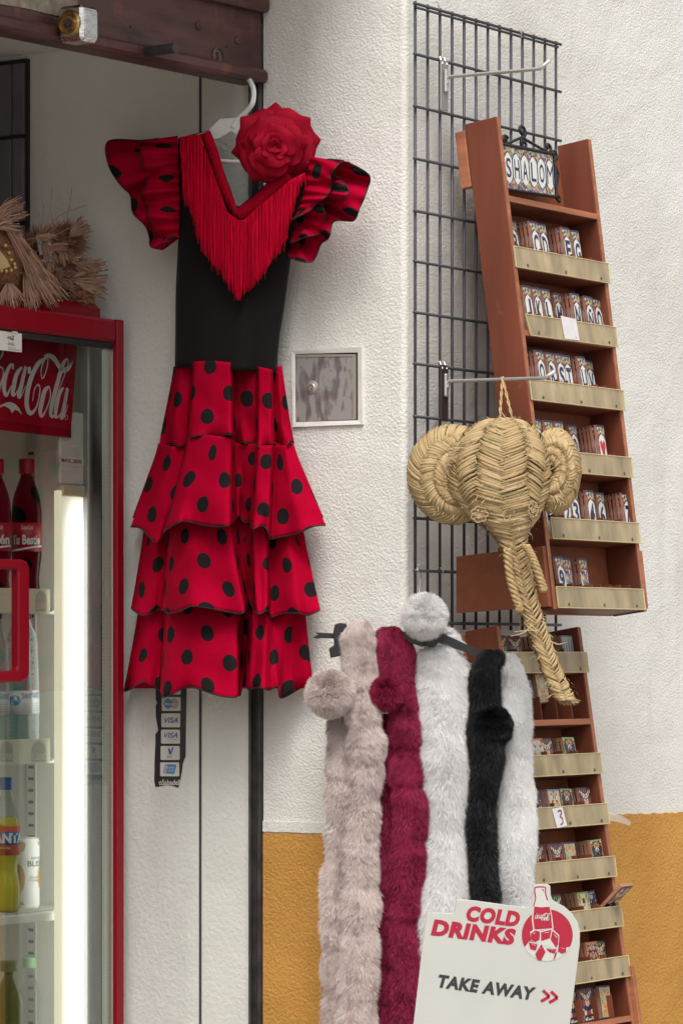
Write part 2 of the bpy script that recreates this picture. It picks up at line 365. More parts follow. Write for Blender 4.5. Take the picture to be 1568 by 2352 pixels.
for i in range(4):
    j = (i+1) % 4; mb = MB(); mb.prism([mc(*out[i], .006), mc(*out[j], .006), mc(*inn[j], .004), mc(*inn[i], .004)], dv*.01); build('frame_side', mb, M_FRAMEW, md)
mb = MB(); mb.prism([mc(*p, .0002) for p in inn], dv*.004); build('shadow_gap', mb, M_DARK, md)
dd = [(142, 240), (1345, 232), (1350, 1545), (146, 1585)]
mb = MB(); mb.prism([mc(*p, .0028) for p in dd], dv*.0024); build('door_leaf', mb, M_METER, md)
mb = MB(); mb.prism([mc(*p, .0048) for p in [(1285, 240), (1345, 238), (1350, 1545), (1290, 1548)]], dv*.002); build('folded_edge', mb, mat('cream_metal', (.42, .38, .32), .45, .3), md)
mb = MB(); mb.prism([mc(*p, .0042) for p in [(142, 240), (1285, 235), (1285, 275), (142, 292)]], dv*.0014); build('folded_edge', mb, MATS['cream_metal'], md)
mb = MB(); c = mc(470, 900, .0028); mb.lathe(c, [(.014, 0), (.013, .002), (.0095, .003), (.007, .0045), (.0048, .0045), (.0046, .002), (.003, .002), (.0028, .0045), (.001, .005)], 22, axis=-dv); build('lock_cylinder', mb, mat('lock_steel', (.5, .48, .45), .4, .6), md)

# ---------------------------------------------------------------- payment stickers
def sc(x, y, lift=0.): return fa(331.2+x*.1232, 1559.4+y*.1232, -lift)
M_STRIP = mat('black_sticker', (.022, .018, .02), .45); M_CARD = mat('white_print', (.68, .66, .60), .5)
M_BLUE = mat('blue_print', (.045, .12, .33), .5); M_PINK = mat('faded_pink_print', (.5, .36, .42), .5); M_MBLUE = mat('mid_blue_print', (.09, .27, .5), .5); M_GREYP = mat('grey_print', (.42, .42, .42), .5)
stk = thing('payment_sticker', 'torn black strip of card payment stickers below the dress', 'sticker', sc(430, 2035))
pts = [(215, 130), (790, 130), (785, 235), (770, 1000), (765, 1450), (712, 1590), (700, 1720), (665, 1900), (630, 2035), (520, 1995), (400, 1985), (240, 2020), (205, 2015), (185, 1900), (195, 1500), (210, 1180), (205, 1040), (260, 960), (240, 860), (215, 700), (215, 490), (240, 455), (212, 380)]
mb = MB(); mb.prism([sc(*p, .0012) for p in pts], dv*.001); build('strip', mb, M_STRIP, stk)
def rrect(x0, y0, x1, y1, r, k=4, skew=0):
    o = []
    for cx, cy, a0 in ((x1-r, y0+r, -90), (x1-r, y1-r, 0), (x0+r, y1-r, 90), (x0+r, y0+r, 180)):
        for i in range(k+1):
            an = math.radians(a0+90*i/k); o.append((cx+r*math.cos(an)+skew*(y1-cy), cy+r*math.sin(an)))
    return o
def stext(mb, s, x0, y0, x1, y1, fn, lift, offset=.01, shear=0.): text_map(mb, s, lambda x, y: fn(lerp(x0, x1, x), lerp(y1, y0, y), lift), offset, shear)
cards = []
for x0, y0, x1, y1 in ((330, 60, 678, 295), (325, 340, 678, 600), (318, 645, 670, 905), (313, 950, 665, 1210), (305, 1255, 660, 1515), (297, 1560, 652, 1820)):
    mb = MB(); mb.prism([sc(*p, .0016) for p in rrect(x0, y0, x1, y1, 22)], dv*.0003); cards.append(build('card_sticker', mb, M_CARD, stk))
def disc(fn, cx, cy, rx, ry, lift, n=28): return [fn(cx+rx*math.cos(2*math.pi*i/n), cy+ry*math.sin(2*math.pi*i/n), lift) for i in range(n)]
mb = MB(); mb.prism(disc(sc, 560, 465, 75, 92, .0019), dv*.0001); build('emblem', mb, M_PINK, cards[1])
mb = MB(); mb.prism(disc(sc, 445, 465, 80, 92, .0021), dv*.0001); build('emblem', mb, M_MBLUE, cards[1])
mb = MB(); stext(mb, 'Maestro', 390, 440, 610, 495, sc, .0024); build('lettering', mb, M_CARD, cards[1])
mb = MB(); stext(mb, 'VISA', 375, 720, 630, 825, sc, .002, .02, .3); build('lettering', mb, M_BLUE, cards[2])
mb = MB(); stext(mb, 'VISA', 370, 1003, 625, 1103, sc, .002, .02, .3); build('lettering', mb, M_BLUE, cards[3])
mb = MB(); stext(mb, 'ELECTRON', 455, 1125, 628, 1155, sc, .002, 0); build('lettering', mb, M_GREYP, cards[3])
mb = MB(); mb.prism([sc(*p, .002) for p in [(442, 1290), (480, 1310), (500, 1360), (520, 1285), (552, 1280), (500, 1415), (465, 1415)]], dv*.0001); build('emblem', mb, M_BLUE, cards[4])
mb = MB(); stext(mb, 'PAY', 432, 1437, 522, 1482, sc, .002, 0); build('lettering', mb, M_BLUE, cards[4])
mb = MB(); mb.prism([sc(*p, .0019) for p in [(395, 1592), (590, 1600), (598, 1615), (565, 1765), (545, 1777), (360, 1768), (352, 1750), (385, 1605)]], dv*.0001); build('emblem', mb, M_MBLUE, cards[5])
mb = MB(); mb.prism([sc(*p, .0021) for p in [(395, 1598), (440, 1600), (405, 1766), (362, 1762)]], dv*.0001); build('emblem', mb, M_PINK, cards[5])
mb = MB(); stext(mb, 'UnionPay', 385, 1640, 568, 1685, sc, .0023, .01, .2); stext(mb, 'HH HH', 455, 1692, 550, 1730, sc, .0023, .0, .2); build('lettering', mb, M_CARD, cards[5])
mb = MB(); stext(mb, 'oSabadell', 272, 1880, 668, 1985, sc, .0016, .02); build('lettering', mb, M_CARD, stk)
# ---------------------------------------------------------------- wire grid panel on the street face
M_WIRE = mat('grey_wire', (.07, .068, .08), .5, .35)
BG = .038
a0 = ab(fb(953, 700, BG))[0]; a1 = ab(fb(1276, 300, BG))[0]; NW = 13
zt_ = fb(955, 9, BG).z; zb_ = fb(1160, 1434, BG).z
gp = thing('wire_grid_panel', 'dark wire grid panel fixed to the white street wall', 'wire grid', W((a0+a1)/2, BG, zb_))
for i in range(NW):
    a = lerp(a0, a1, i/(NW-1)); mb = MB(); mb.tube([W(a, BG, zb_-.012), W(a, BG, zt_+.006)], .0031, 7); build('vertical_wire', mb, M_WIRE, gp, smooth=True)
rows = [9, 125, 245, 365, 485, 601, 718, 836, 957, 1074, 1191, 1311]
zr = [fb(955, y, BG).z for y in rows]+[zb_]
for k, z in enumerate(zr):
    mb = MB(); mb.tube([W(a0-.012, BG+.005, z), W(a1+.012, BG+.005, z)], .0031, 7); build('horizontal_wire', mb, M_WIRE, gp, smooth=True)
mb = MB(); mb.tube([W(a0-.004, BG+.004, zt_-.0068), W(a1+.002, BG+.004, zt_-.0068)], .0026, 7); build('horizontal_wire', mb, M_WIRE, gp, smooth=True)
M_CLIP = mat('zinc', (.66, .65, .62), .33, .75)
for px, py in ((1000, 10), (1190, 75), (1010, 1311)):
    q = fb(px, py, BG+.005); mb = MB(); mb.tube([q-dv*.006+uv_*.006+nv*.004, q+nv*.007, q+dv*.006-uv_*.008+nv*.004], .0014, 5); build('wire_tie', mb, M_CLIP, gp)
for a in (lerp(a0, a1, 9/12),):
    for z in (zr[4]-.02, zb_+.05):
        mb = MB(); mb.tube([W(a, -.001, z), W(a, BG+.002, z)], .004, 8); build('wall_spacer', mb, M_WIRE, gp)
# two prong hooks
M_PLATE = mat('hook_plate_grey', (.36, .35, .33), .45, .5); M_PLATE2 = mat('hook_plate_brown', (.05, .03, .028), .5, .2)
def hook(label, px, ytop, ybot, yarm, tip, kink, m_plate):
    a = ab(fb(px, yarm, BG+.008))[0]; z0, z1, za = fb(px, ybot, BG+.008).z, fb(px, ytop, BG+.008).z, fb(px, yarm, BG+.008).z
    h = thing('display_hook', label, 'hook', W(a, BG+.009, z0), 'prong hooks on the wire grid')
    mb = MB(); mb.bbox(W(a-.014, BG+.009, z0), dv*.028, nv*.003, uv_*(z1-z0), .001); build('back_plate', mb, m_plate, h)
    mb = MB(); mb.bbox(W(a-.006, BG+.0125, za-.03), dv*.012, nv*.006, uv_*.045, .002); build('socket', mb, M_CLIP, h)
    for s in (-1, 1):
        mb = MB(); mb.tube([W(a+s*.008, BG+.012, z1-.008), W(a+s*.008, BG+.006, z1+.006), W(a+s*.008, BG-.004, z1+.004)], .0022, 6); build('claw', mb, M_CLIP, h)
    pk = fa(*kink, a); pt = fa(*tip, a); p0 = W(a, BG+.014, za)
    pts = [p0-uv_*.014+nv*.004, p0+nv*.006-uv_*.002, p0+nv*.014, pk-(pk-p0)*.06, pk, pt]
    mb = MB(); mb.tube([V(x) for x in catmull(pts[:3], 7)]+pts[3:], .0036, 8); build('prong', mb, M_CLIP, h, smooth=True)
    return a, p0, pk
hook('empty chrome prong hook with grey plate near the top of the wire grid', 1017, 138, 254, 177, (1262, 138), (1240, 157), M_PLATE)
HA, HP0, HPK = hook('chrome prong hook with brown plate carrying the straw elephant head', 1017, 838, 968, 876, (1274, 853), (1250, 868), M_PLATE2)

# ---------------------------------------------------------------- tile racks
M_WOOD = mat('stained_wood', (.155, .043, .023), .5, noise=.42, nscale=11, bump=.0004, bscale=60, stretch=(1, 1, .12), spec=.35)
def wear(m, col, lo, hi, sc):
    n, l, p = nodes(m); tc = n.new('ShaderNodeTexCoord'); t = n.new('ShaderNodeTexNoise'); t.inputs['Scale'].default_value = sc; t.inputs['Detail'].default_value = 5; t.inputs['Distortion'].default_value = 1.2; l.new(tc.outputs['Object'], t.inputs['Vector'])
    r = n.new('ShaderNodeValToRGB'); r.color_ramp.elements[0].position = lo; r.color_ramp.elements[1].position = hi; l.new(t.outputs[0], r.inputs[0]); mx = n.new('ShaderNodeMixRGB'); l.new(r.outputs[0], mx.inputs[0])
    l.new(p.inputs['Base Color'].links[0].from_socket, mx.inputs[1]); mx.inputs[2].default_value = (*col, 1); l.new(mx.outputs[0], p.inputs['Base Color'])
wear(M_WOOD, (.25, .075, .032), .68, .73, 9)
M_EDGE = mat('stained_plywood_edge', (.36, .13, .06), .6, noise=.3, nscale=16, bump=.0004, bscale=90, stretch=(.3, .3, 2.5))
M_PANEL = mat('stained_hardboard', (.26, .075, .03), .6, noise=.15, nscale=40)
m = mat('yellowed_acrylic', (.58, .49, .33), .25, noise=.3, nscale=26, stretch=(1, 1, .3), spec=.5)  # upright streaks in the colour stand in for reflections on the acrylic
n_, l_, p_ = nodes(m); trn = n_.new('ShaderNodeBsdfTransparent'); trn.inputs[0].default_value = (.9, .8, .55, 1); mxs = n_.new('ShaderNodeMixShader'); mxs.inputs[0].default_value = .55
l_.new(trn.outputs[0], mxs.inputs[1]); l_.new(p_.outputs[0], mxs.inputs[2]); l_.new(mxs.outputs[0], n_['Material Output'].inputs[0])
M_ACRY = m; M_ACEDGE = mat('acrylic_edge', (.55, .48, .24), .3)
M_SCREW = mat('screw_steel', (.18, .15, .12), .4, .8)
M_TERRA = mat('terracotta', (.40, .17, .11), .85, noise=.15, nscale=60); M_GLAZE = mat('white_glaze', (.72, .71, .66), .18, coat=.3)
M_NAVY = mat('navy_glaze', (.02, .02, .075), .2); M_REDG = mat('red_glaze', (.5, .02, .025), .2)
def mosaic(name, cols, scale, dark=.10):
    m = bpy.data.materials.new(name); m.use_nodes = True; n, l, p = nodes(m); p.inputs['Roughness'].default_value = .22
    tc = n.new('ShaderNodeTexCoord'); v = n.new('ShaderNodeTexVoronoi'); v.inputs['Scale'].default_value = scale; l.new(tc.outputs['Object'], v.inputs['Vector'])
    sp = n.new('ShaderNodeSeparateColor'); l.new(v.outputs['Color'], sp.inputs[0]); r = n.new('ShaderNodeValToRGB'); r.color_ramp.interpolation = 'CONSTANT'
    e = r.color_ramp.elements
    for i, c in enumerate(cols):
        x = e[i] if i < 2 else e.new(i/len(cols)); x.position = i/len(cols); x.color = (*c, 1)
    l.new(sp.outputs[0], r.inputs[0]); l.new(r.outputs[0], p.inputs['Base Color']); return m
M_MOS = mosaic('flower_glaze', [(.05, .06, .12), (.36, .06, .05), (.50, .33, .08), (.10, .19, .18), (.22, .31, .38), (.55, .5, .42)], 210)

class Rack:
    def __init__(s, name, label, lt, lb, rt, ar, depth, floor_px):
        s.D = depth; F0, F1 = fa(*lt, ar), fa(*lb, ar); s.Wd = (F1-F0).normalized(); s.U = dv; s.Vn = (-s.Wd).cross(dv); s.Vn = s.Vn if s.Vn.dot(nv) > 0 else -s.Vn
        s.O = F0-s.Vn*depth; s.L = (F1-F0).length; s.width = (hit(*rt, F0, s.Vn)-F0).dot(dv)
        s.t = thing(name, label, 'tile rack', F1-s.Vn*depth*.5+dv*s.width*.5); s.rot = Matrix((s.U, -s.Vn, -s.Wd)).transposed()
    def P(s, u, v, w): return s.O+s.U*u+s.Vn*v+s.Wd*w
    def pix(s, px, py, v=None):
        q = hit(px, py, s.P(0, s.D if v is None else v, 0), s.Vn)-s.O; return q.dot(s.U), q.dot(s.Wd)
    def bx(s, name, u0, u1, v0, v1, w0, w1, m, r=.0015, parent=None):
        mb = MB(); mb.bbox(s.P(u0, v0, w0), s.U*(u1-u0), s.Vn*(v1-v0), s.Wd*(w1-w0), r); return build(name, mb, m, parent or s.t)
    def carcass(s, th=.0125):
        W_ = s.width
        s.th = th
        for u0 in (0, W_-th):
            s.bx('side_panel', u0, u0+th, 0, s.D-.0012, 0, s.L, M_WOOD); s.bx('edge_band', u0+.0003, u0+th-.0003, s.D-.001, s.D, .001, s.L-.001, M_EDGE, .0003)
        s.bx('back_panel', th+.0005, W_-th-.0005, -.004, .002, .02, s.L-.001, M_PANEL)
    def shelf(s, w, strip=None, crooked=None, n_div=6, front=.018, high=False):
        """w: where the shelf board's top lies; strip: height of the acrylic front"""
        th, W_ = s.th, s.width
        s.bx('shelf', th+.0004, W_-th-.0004, .0025, s.D-.0015, w, w+.0125, M_WOOD); s.bx('shelf_edge', th+.0006, W_-th-.0006, s.D-.0013, s.D-.0002, w+.0004, w+.0121, M_EDGE, .0003)
        if n_div:
            for i in range(1, n_div):
                u = lerp(th, W_-th, i/n_div); s.bx('divider', u-.0012, u+.0012, .003, s.D-.004, w-(.046 if high else .0385), w-.0004, M_WOOD, .0004)
        if strip:
            q = crooked or (.002, 0, W_+.003, 0); t = .0026
            pts = [(q[0], w+.0115-strip), (q[2], w+.0115-strip+q[3]), (q[2]-.001, w+.0115+q[3]), (q[0]+q[1], w+.0115)]
            mb = MB(); mb.prism([s.P(u, s.D+.001+t, x) for u, x in pts], -s.Vn*t); st = build('acrylic_front', mb, M_ACRY, s.t)
            mb = MB()
            for i in range(4):
                p0, p1 = s.P(pts[i][0], s.D+.0012+t, pts[i][1]), s.P(pts[(i+1) % 4][0], s.D+.0012+t, pts[(i+1) % 4][1])
                mb.tube([p0, p1], .0011, 5)
            build('cut_edge', mb, M_ACEDGE, st)
            for k in (.12, .52, .9):
                mb = MB(); mb.lathe(s.P(lerp(q[0], q[2], k), s.D+.001+t, w+.0045+q[3]*k), [(.0034, 0), (.003, .0014), (.0012, .002)], 10, axis=s.Vn); build('screw', mb, M_SCREW, s.t)
            return st
TILE_MESH = {}
def tile_mesh(kind, w, h, t):
    key = (kind, w, h)
    if key in TILE_MESH: return TILE_MESH[key]
    mb = MB(); x = w/2; mb.bbox(V((-x, 0, 0)), V((w, 0, 0)), V((0, t, 0)), V((0, 0, h)), .0008)      # front at y=0, facing -y
    def face(pts, lift, mi): mb.add([V((a, -lift, b)) for a, b in pts], [tuple(range(len(pts)))], mi)
    if kind == 'letter':
        face([(-x, 0), (x, 0), (x, h), (-x, h)], .0003, 2); face([(-x, h*.955), (x, h*.955), (x, h), (-x, h)], .0005, 3)
        arch = [(-x*.86, .0), (x*.86, .0), (x*.86, h*.66), (x*.62, h*.74), (x*.25, h*.78), (0, h*.81), (-x*.25, h*.78), (-x*.62, h*.74), (-x*.86, h*.66)]
        face([(a*1.13, b+(.003 if b else 0)) for a, b in arch], .0006, 3); face(arch, .0009, 1)
    elif kind == 'ornament':
        face([(-x, 0), (x, 0), (x, h), (-x, h)], .0003, 2); face([(-x, h*.955), (x, h*.955), (x, h), (-x, h)], .0005, 3)
        face([(-x, 0), (-x*.2, 0), (-x*.5, h*.4), (-x, h*.6)], .0006, 1)
    me = bpy.data.meshes.new('tile'); me.from_pydata(mb.v, [], mb.f)
    for m in (M_TERRA, M_GLAZE, M_MOS, M_NAVY): me.materials.append(m)
    me.polygons.foreach_set('material_index', mb.m); me.update(); TILE_MESH[key] = me; return me
def place_tile(rack, me, u, v, w, label, group, tilt=0., roll=0., name='letter_tile'):
    o = bpy.data.objects.new(name, me); COL.objects.link(o)
    M = rack.rot.to_4x4() @ Matrix.Rotation(tilt, 4, 'X') @ Matrix.Rotation(roll, 4, 'Y'); M.translation = rack.P(u, v, w)
    o.location = M.translation; o.rotation_euler = M.to_euler(); return tag(o, label, 'tile', group)
def glyph(o, s, w, h, m=M_NAVY, cz=.50, ch=.43):
    v, f, asp = text_raw(s, .03)
    gw = min(w*.62, h*ch*asp*1.1); 
    me = bpy.data.meshes.new('glyph'); me.from_pydata([V(((x-.5)*gw, -.0014, h*(cz-ch/2)+y*h*ch)) for x, y in v], [], f); me.materials.append(m)
    g = bpy.data.objects.new('glyph', me); COL.objects.link(g); g.parent = o

AR = ab(fb(1052, 340, BG+.006))[0]
rk = Rack('letter_tile_rack', 'reddish wooden rack leaning off the grid, filled with letter and number tiles', (1140, 266), (1272, 1400), (1357, 318), AR, .074, 0)
rk.carcass()
W_ = rk.width
rk.bx('back_batten', -.002, .016, -.024, -.001, .012, .125, M_EDGE); rk.bx('back_batten', W_-.05, W_-.03, -.024, -.0045, .012, .125, M_EDGE)
w0 = rk.pix(1165, 447)[1]; rk.shelf(w0, None, None, 0)
shelf_px = [(1177, 612), (1200, 768), (1217, 918), (1245, 1080), (1262, 1237), (1270, 1396)]
rw = [rk.pix(*p)[1]-.0115 for p in shelf_px]
SH = .041
crook = {1: (.016, .012, W_+.004, -.002), 4: (.021, .0, W_+.002, 0), 5: (.012, 0, W_-.012, 0)}
for k, w in enumerate(rw): rk.shelf(w, SH, crook.get(k), 9)
# bottom spacer boards that hold the rack off the wall
for u0 in (-.0135, W_+.001):
    q0, q1 = fa(1250, 1264, AR), fa(1271, 1398, AR)
    bw = rk.P(0, 0, rk.L-.11)-CORNER; mb = MB()
    bot = rk.P(0, rk.D, rk.L-.002); top = rk.P(0, rk.D, rk.L-.112); bf1, bf0 = ab(bot)[1]-.004, ab(top)[1]-.004
    a = AR+u0; pts = [W(a, BG+.01, top.z-.006), W(a, bf0, top.z+.012), W(a, bf1, bot.z+.004), W(a, BG+.01, bot.z-.008)]
    mb.prism(pts, dv*.0123); build('spacer_board', mb, M_PANEL if u0 < 0 else M_EDGE, rk.t)
# torn white label on the second acrylic strip
c = rk.P
u_, w_ = rk.pix(1309, 755, rk.D+.005); mb = MB(); mb.prism([c(u_-.032, rk.D+.0052, w_-.024), c(u_+.028, rk.D+.0052, w_-.022), c(u_+.032, rk.D+.0054, w_+.021), c(u_-.026, rk.D+.0052, w_+.022)], -rk.Vn*.0006)
lb = build('paper_label', mb, mat('worn_paper', (.72, .70, .70), .8, noise=.06, nscale=60), None); tag(lb, 'blank torn white paper label on the second acrylic front of the upper rack', 'label')
TW, TH, TT = .030, .093, .0066
row_names = ['first', 'second', 'third', 'fourth', 'fifth', 'lowest']
tiles = [[('B', 1183, 542, 2), ('C', 1231, 545, 5), ('D', 1252, 548, 4), ('F', 1303, 556, 5), ('G', 1326, 560, 3)],
         [('J', 1215, 690, 5), ('K', 1236, 694, 3), ('L', 1260, 698, 4), ('M', 1283, 703, 2), ('N', 1325, 712, 5), ('Ñ', 1356, 716, 4), ('O', 1377, 720, 3)],
         [('Q', 1244, 845, 6), ('R', 1270, 850, 5), ('S', 1290, 853, 4), ('T', 1307, 857, 3), ('U', 1343, 862, 6), ('V', 1359, 866, 2)],
         [('W', 1236, 1000, 3), ('Y', 1266, 1003, 4), ('Z', 1290, 1003, 4), ('0', 1322, 1020, 1), ('HEART', 1383, 1012, 7)],
         [('1', 1258, 1160, 3), ('2', 1300, 1160, 4), ('3', 1321, 1160, 4), ('4', 1357, 1160, 4), ('6', 1381, 1165, 2), ('7', 1441, 1165, 6)],
         [('9', 1290, 1305, 3), ('ORN', 1305, 1310, 1), ('ORN2', 1341, 1305, 2)]]
SAY = {'HEART': 'red heart tile', 'ORN': 'flowered border tile beside the number nine', 'ORN2': 'flowered corner tile standing alone'}
NUMW = dict(zip('0123456789', 'zero one two three four five six seven eight nine'.split()))
for r, row in enumerate(tiles):
    for s, px, py, k in row:
        vf = rk.D-.006-.0018*(7-k)-(.012 if k < 3 else 0); u, _ = rk.pix(px, py, vf); tl = random.uniform(-.03, .02)-.03; rl = random.uniform(-.02, .02)
        what = SAY.get(s, ('number '+NUMW[s] if s.isdigit() else 'letter '+s)+' tile')
        o = place_tile(rk, tile_mesh('ornament' if s.startswith('ORN') else 'letter', TW, TH, TT), u, vf, rw[r]-.0006, '%s with flowered border in the %s tray of the upper rack' % (what, row_names[r]) if s not in SAY else what+' in the %s tray of the upper rack' % row_names[r], 'lettered ceramic tiles', tl, rl)
        if len(s) == 1: glyph(o, s, TW, TH)
        elif s == 'HEART':
            hp = [(0, -.3), (.45, .2), (.42, .42), (.22, .5), (0, .34), (-.22, .5), (-.42, .42), (-.45, .2)]
            me = bpy.data.meshes.new('glyph'); me.from_pydata([V((x*TW*.75, -.0014, TH*.42+y*TH*.5)) for x, y in hp], [], [tuple(range(8))]); me.materials.append(M_REDG)
            g = bpy.data.objects.new('heart', me); COL.objects.link(g); g.parent = o
        for j in range(1, k):
            v = vf-j*(TT+.0022)
            if v < .012: break
            place_tile(rk, tile_mesh('letter', TW, TH, TT), u-.0012+random.uniform(-.0008, .0008), v, rw[r]-.0006, 'tile stacked behind the %s in the upper rack' % what, 'tiles stacked behind the '+what, tl, random.uniform(-.015, .015))

# framed name sign at the top of the rack
M_IRON = mat('black_iron', (.018, .017, .018), .45, .4)
def rp(px, py, v): u, w = rk.pix(px, py, v); return rk.P(u, v, w)
vs = .04
sg = thing('framed_tile_sign', 'small iron framed SHALOM tile sign on top of the upper rack', 'sign', rp(1215, 445, vs))
q = {'tl': (1153, 333), 'tr': (1268, 356), 'br': (1273, 449), 'bl': (1160, 431)}
def qs(x, y, lift=0.):
    px = lerp(lerp(q['tl'][0], q['tr'][0], x), lerp(q['bl'][0], q['br'][0], x), y); py = lerp(lerp(q['tl'][1], q['tr'][1], x), lerp(q['bl'][1], q['br'][1], x), y)
    return rp(px, py, vs)+rk.Vn*lift
mb = MB(); mb.prism([qs(-.02, -.02, -.003), qs(1.02, -.02, -.003), qs(1.02, 1.02, -.003), qs(-.02, 1.02, -.003)], -rk.Vn*.003); build('tray', mb, M_IRON, sg)
for i, (s_, e_) in enumerate((((-.03, -.03), (1.03, -.03)), ((1.03, -.03), (1.03, 1.03)), ((1.03, 1.03), (-.03, 1.03)), ((-.03, 1.03), (-.03, -.03)))):
    mb = MB(); mb.tube([qs(*s_, .001), qs(*e_, .001)], .0035, 6); build('frame_bar', mb, M_IRON, sg)
for i, ch in enumerate('SHALOM'):
    x0, x1 = i/6+.004, (i+1)/6-.004
    mb = MB(); mb.prism([qs(x0, .01, .001), qs(x1, .01, .001), qs(x1, .99, .001), qs(x0, .99, .001)], -rk.Vn*.0035); tl_ = build('tile', mb, M_MOS, sg)
    xm = (x0+x1)/2; wdt = (x1-x0)
    mb = MB(); oct_ = [(-.5, .3), (-.28, .2), (0, .14), (.28, .2), (.5, .3), (.5, .72), (.28, .82), (0, .88), (-.28, .82), (-.5, .72)]
    mb.add([qs(xm+a*wdt*1.04, .5+(b-.51)*1.06, .0013) for a, b in oct_], [tuple(range(10))], 0); mb.add([qs(xm+a*wdt*.92, b, .0016) for a, b in oct_], [tuple(range(10))], 1); build('medallion', mb, [M_NAVY, M_GLAZE], tl_)
    mb = MB(); text_map(mb, ch, lambda x, y: qs(xm+(x-.5)*wdt*(.82 if ch == 'M' else .62), lerp(.74, .28, y), .002), .0 if ch == 'M' else .012); build('glyph', mb, M_NAVY, tl_)
def scroll(px, py, r, turns, a0_, m=M_IRON):
    c_ = rp(px, py, vs); mb = MB(); pts = []
    for i in range(18):
        t = i/17; an = a0_+turns*2*math.pi*t; rr_ = r*(1-.75*t); pts.append(c_+rk.U*(rr_*math.cos(an)*1.1)-rk.Wd*(rr_*math.sin(an)))
    mb.tube(pts, .0034, 6); build('scroll', mb, m, sg, smooth=True)
scroll(1198, 300, .014, 1.2, -1.5); scroll(1203, 330, .012, 1.1, 2.0); scroll(1258, 338, .013, 1.1, 3.5); scroll(1272, 355, .011, 1.1, -1.2); scroll(1160, 322, .011, 1.1, .5); scroll(1280, 455, .008, 1.0, -1)
for a_, b_ in (((1163, 330), (1198, 315)), ((1200, 316), (1262, 352)), ((1270, 368), (1282, 400)), ((1282, 400), (1276, 435))):
    mb = MB(); mb.tube([rp(*a_, vs), rp(*b_, vs)], .003, 6); build('brace', mb, M_IRON, sg)

# ---------------------------------------------------------------- lower rack with patterned tiles
AR2 = AR+.002
rl_ = Rack('patterned_tile_rack', 'dark reddish wooden rack with patterned square tiles, below the letter rack', (1140, 1437), (1280, 2470), (1333, 1441), AR2, .074, 0)
rl_.carcass(); W2 = rl_.width
rl_.bx('back_batten', -.004, .012, -.03, -.001, .006, .09, M_EDGE)
px_low = [(1338, 1545), (1352, 1663), (1372, 1777), (1392, 1893), (1410, 2014), (1430, 2128), (1442, 2243), (1455, 2345), (1470, 2450)]
lw = [rl_.pix(*p)[1]-.0115 for p in px_low]
for k, w in enumerate(lw): rl_.shelf(w, None if k in (1, 7) else .041, None, 5, high=k in (1, 7))
for u0 in (-.0135, W2+.001):
    bot = rl_.P(0, rl_.D, rl_.L-.002); top = rl_.P(0, rl_.D, rl_.L-.112); bf1, bf0 = ab(bot)[1]-.004, ab(top)[1]-.004; a = AR2+u0
    mb = MB(); mb.prism([W(a, .004, top.z-.006), W(a, bf0, top.z+.012), W(a, bf1, bot.z+.004), W(a, .004, bot.z-.008)], dv*.0123); build('spacer_board', mb, M_PANEL, rl_.t)
u_, w_ = rl_.pix(1453, 2275); rl_.bx('side_lath', W2+.001, W2+.012, .01, rl_.D+.01, w_-.05, w_+.25, M_EDGE)
M_PAPER = mat('lined_paper', (.74, .73, .74), .8)
u_, w_ = rl_.pix(1284, 1878, rl_.D+.006); c = rl_.P
mb = MB(); mb.prism([c(u_-.022, rl_.D+.0052, w_-.018), c(u_+.018, rl_.D+.0056, w_-.02), c(u_+.026, rl_.D+.0062, w_+.018), c(u_-.013, rl_.D+.0056, w_+.021)], -rl_.Vn*.0006)
pn = build('price_note', mb, M_PAPER); tag(pn, 'handwritten price note with a red 3 on the lower rack', 'price note')
st3 = catmull([(-.006, -.011), (.004, -.013), (.007, -.008), (.0, -.002), (.007, .003), (.006, .011), (-.002, .014)], 24)
mb = MB(); mb.ribbon([(c(u_+.003+x*1.2, rl_.D+.0066, w_+y*1.05), .003) for x, y in st3], rl_.Vn); build('lettering', mb, mat('red_ink', (.25, .03, .07), .7), pn)
# loose curl of tape at the right edge
def tp(px, py, lift=0.): return fb(px, py, .12+lift)
mb = MB(); mb.grid([[tp(1390, 1866), tp(1394, 1884)], [tp(1412, 1867, .004), tp(1414, 1888, .004)], [tp(1434, 1878, .006), tp(1432, 1893, .006)], [tp(1450, 1889, .003), tp(1446, 1897, .003)]])
m = mat('clear_tape', (.75, .72, .66), .25); n_, l_, p_ = nodes(m); trn = n_.new('ShaderNodeBsdfTransparent'); mxs = n_.new('ShaderNodeMixShader'); mxs.inputs[0].default_value = .55
l_.new(trn.outputs[0], mxs.inputs[1]); l_.new(p_.outputs[0], mxs.inputs[2]); l_.new(mxs.outputs[0], n_['Material Output'].inputs[0])
tag(build('tape_curl', mb, m, smooth=True), 'loose curl of clear tape sticking out from the lower rack', 'tape')
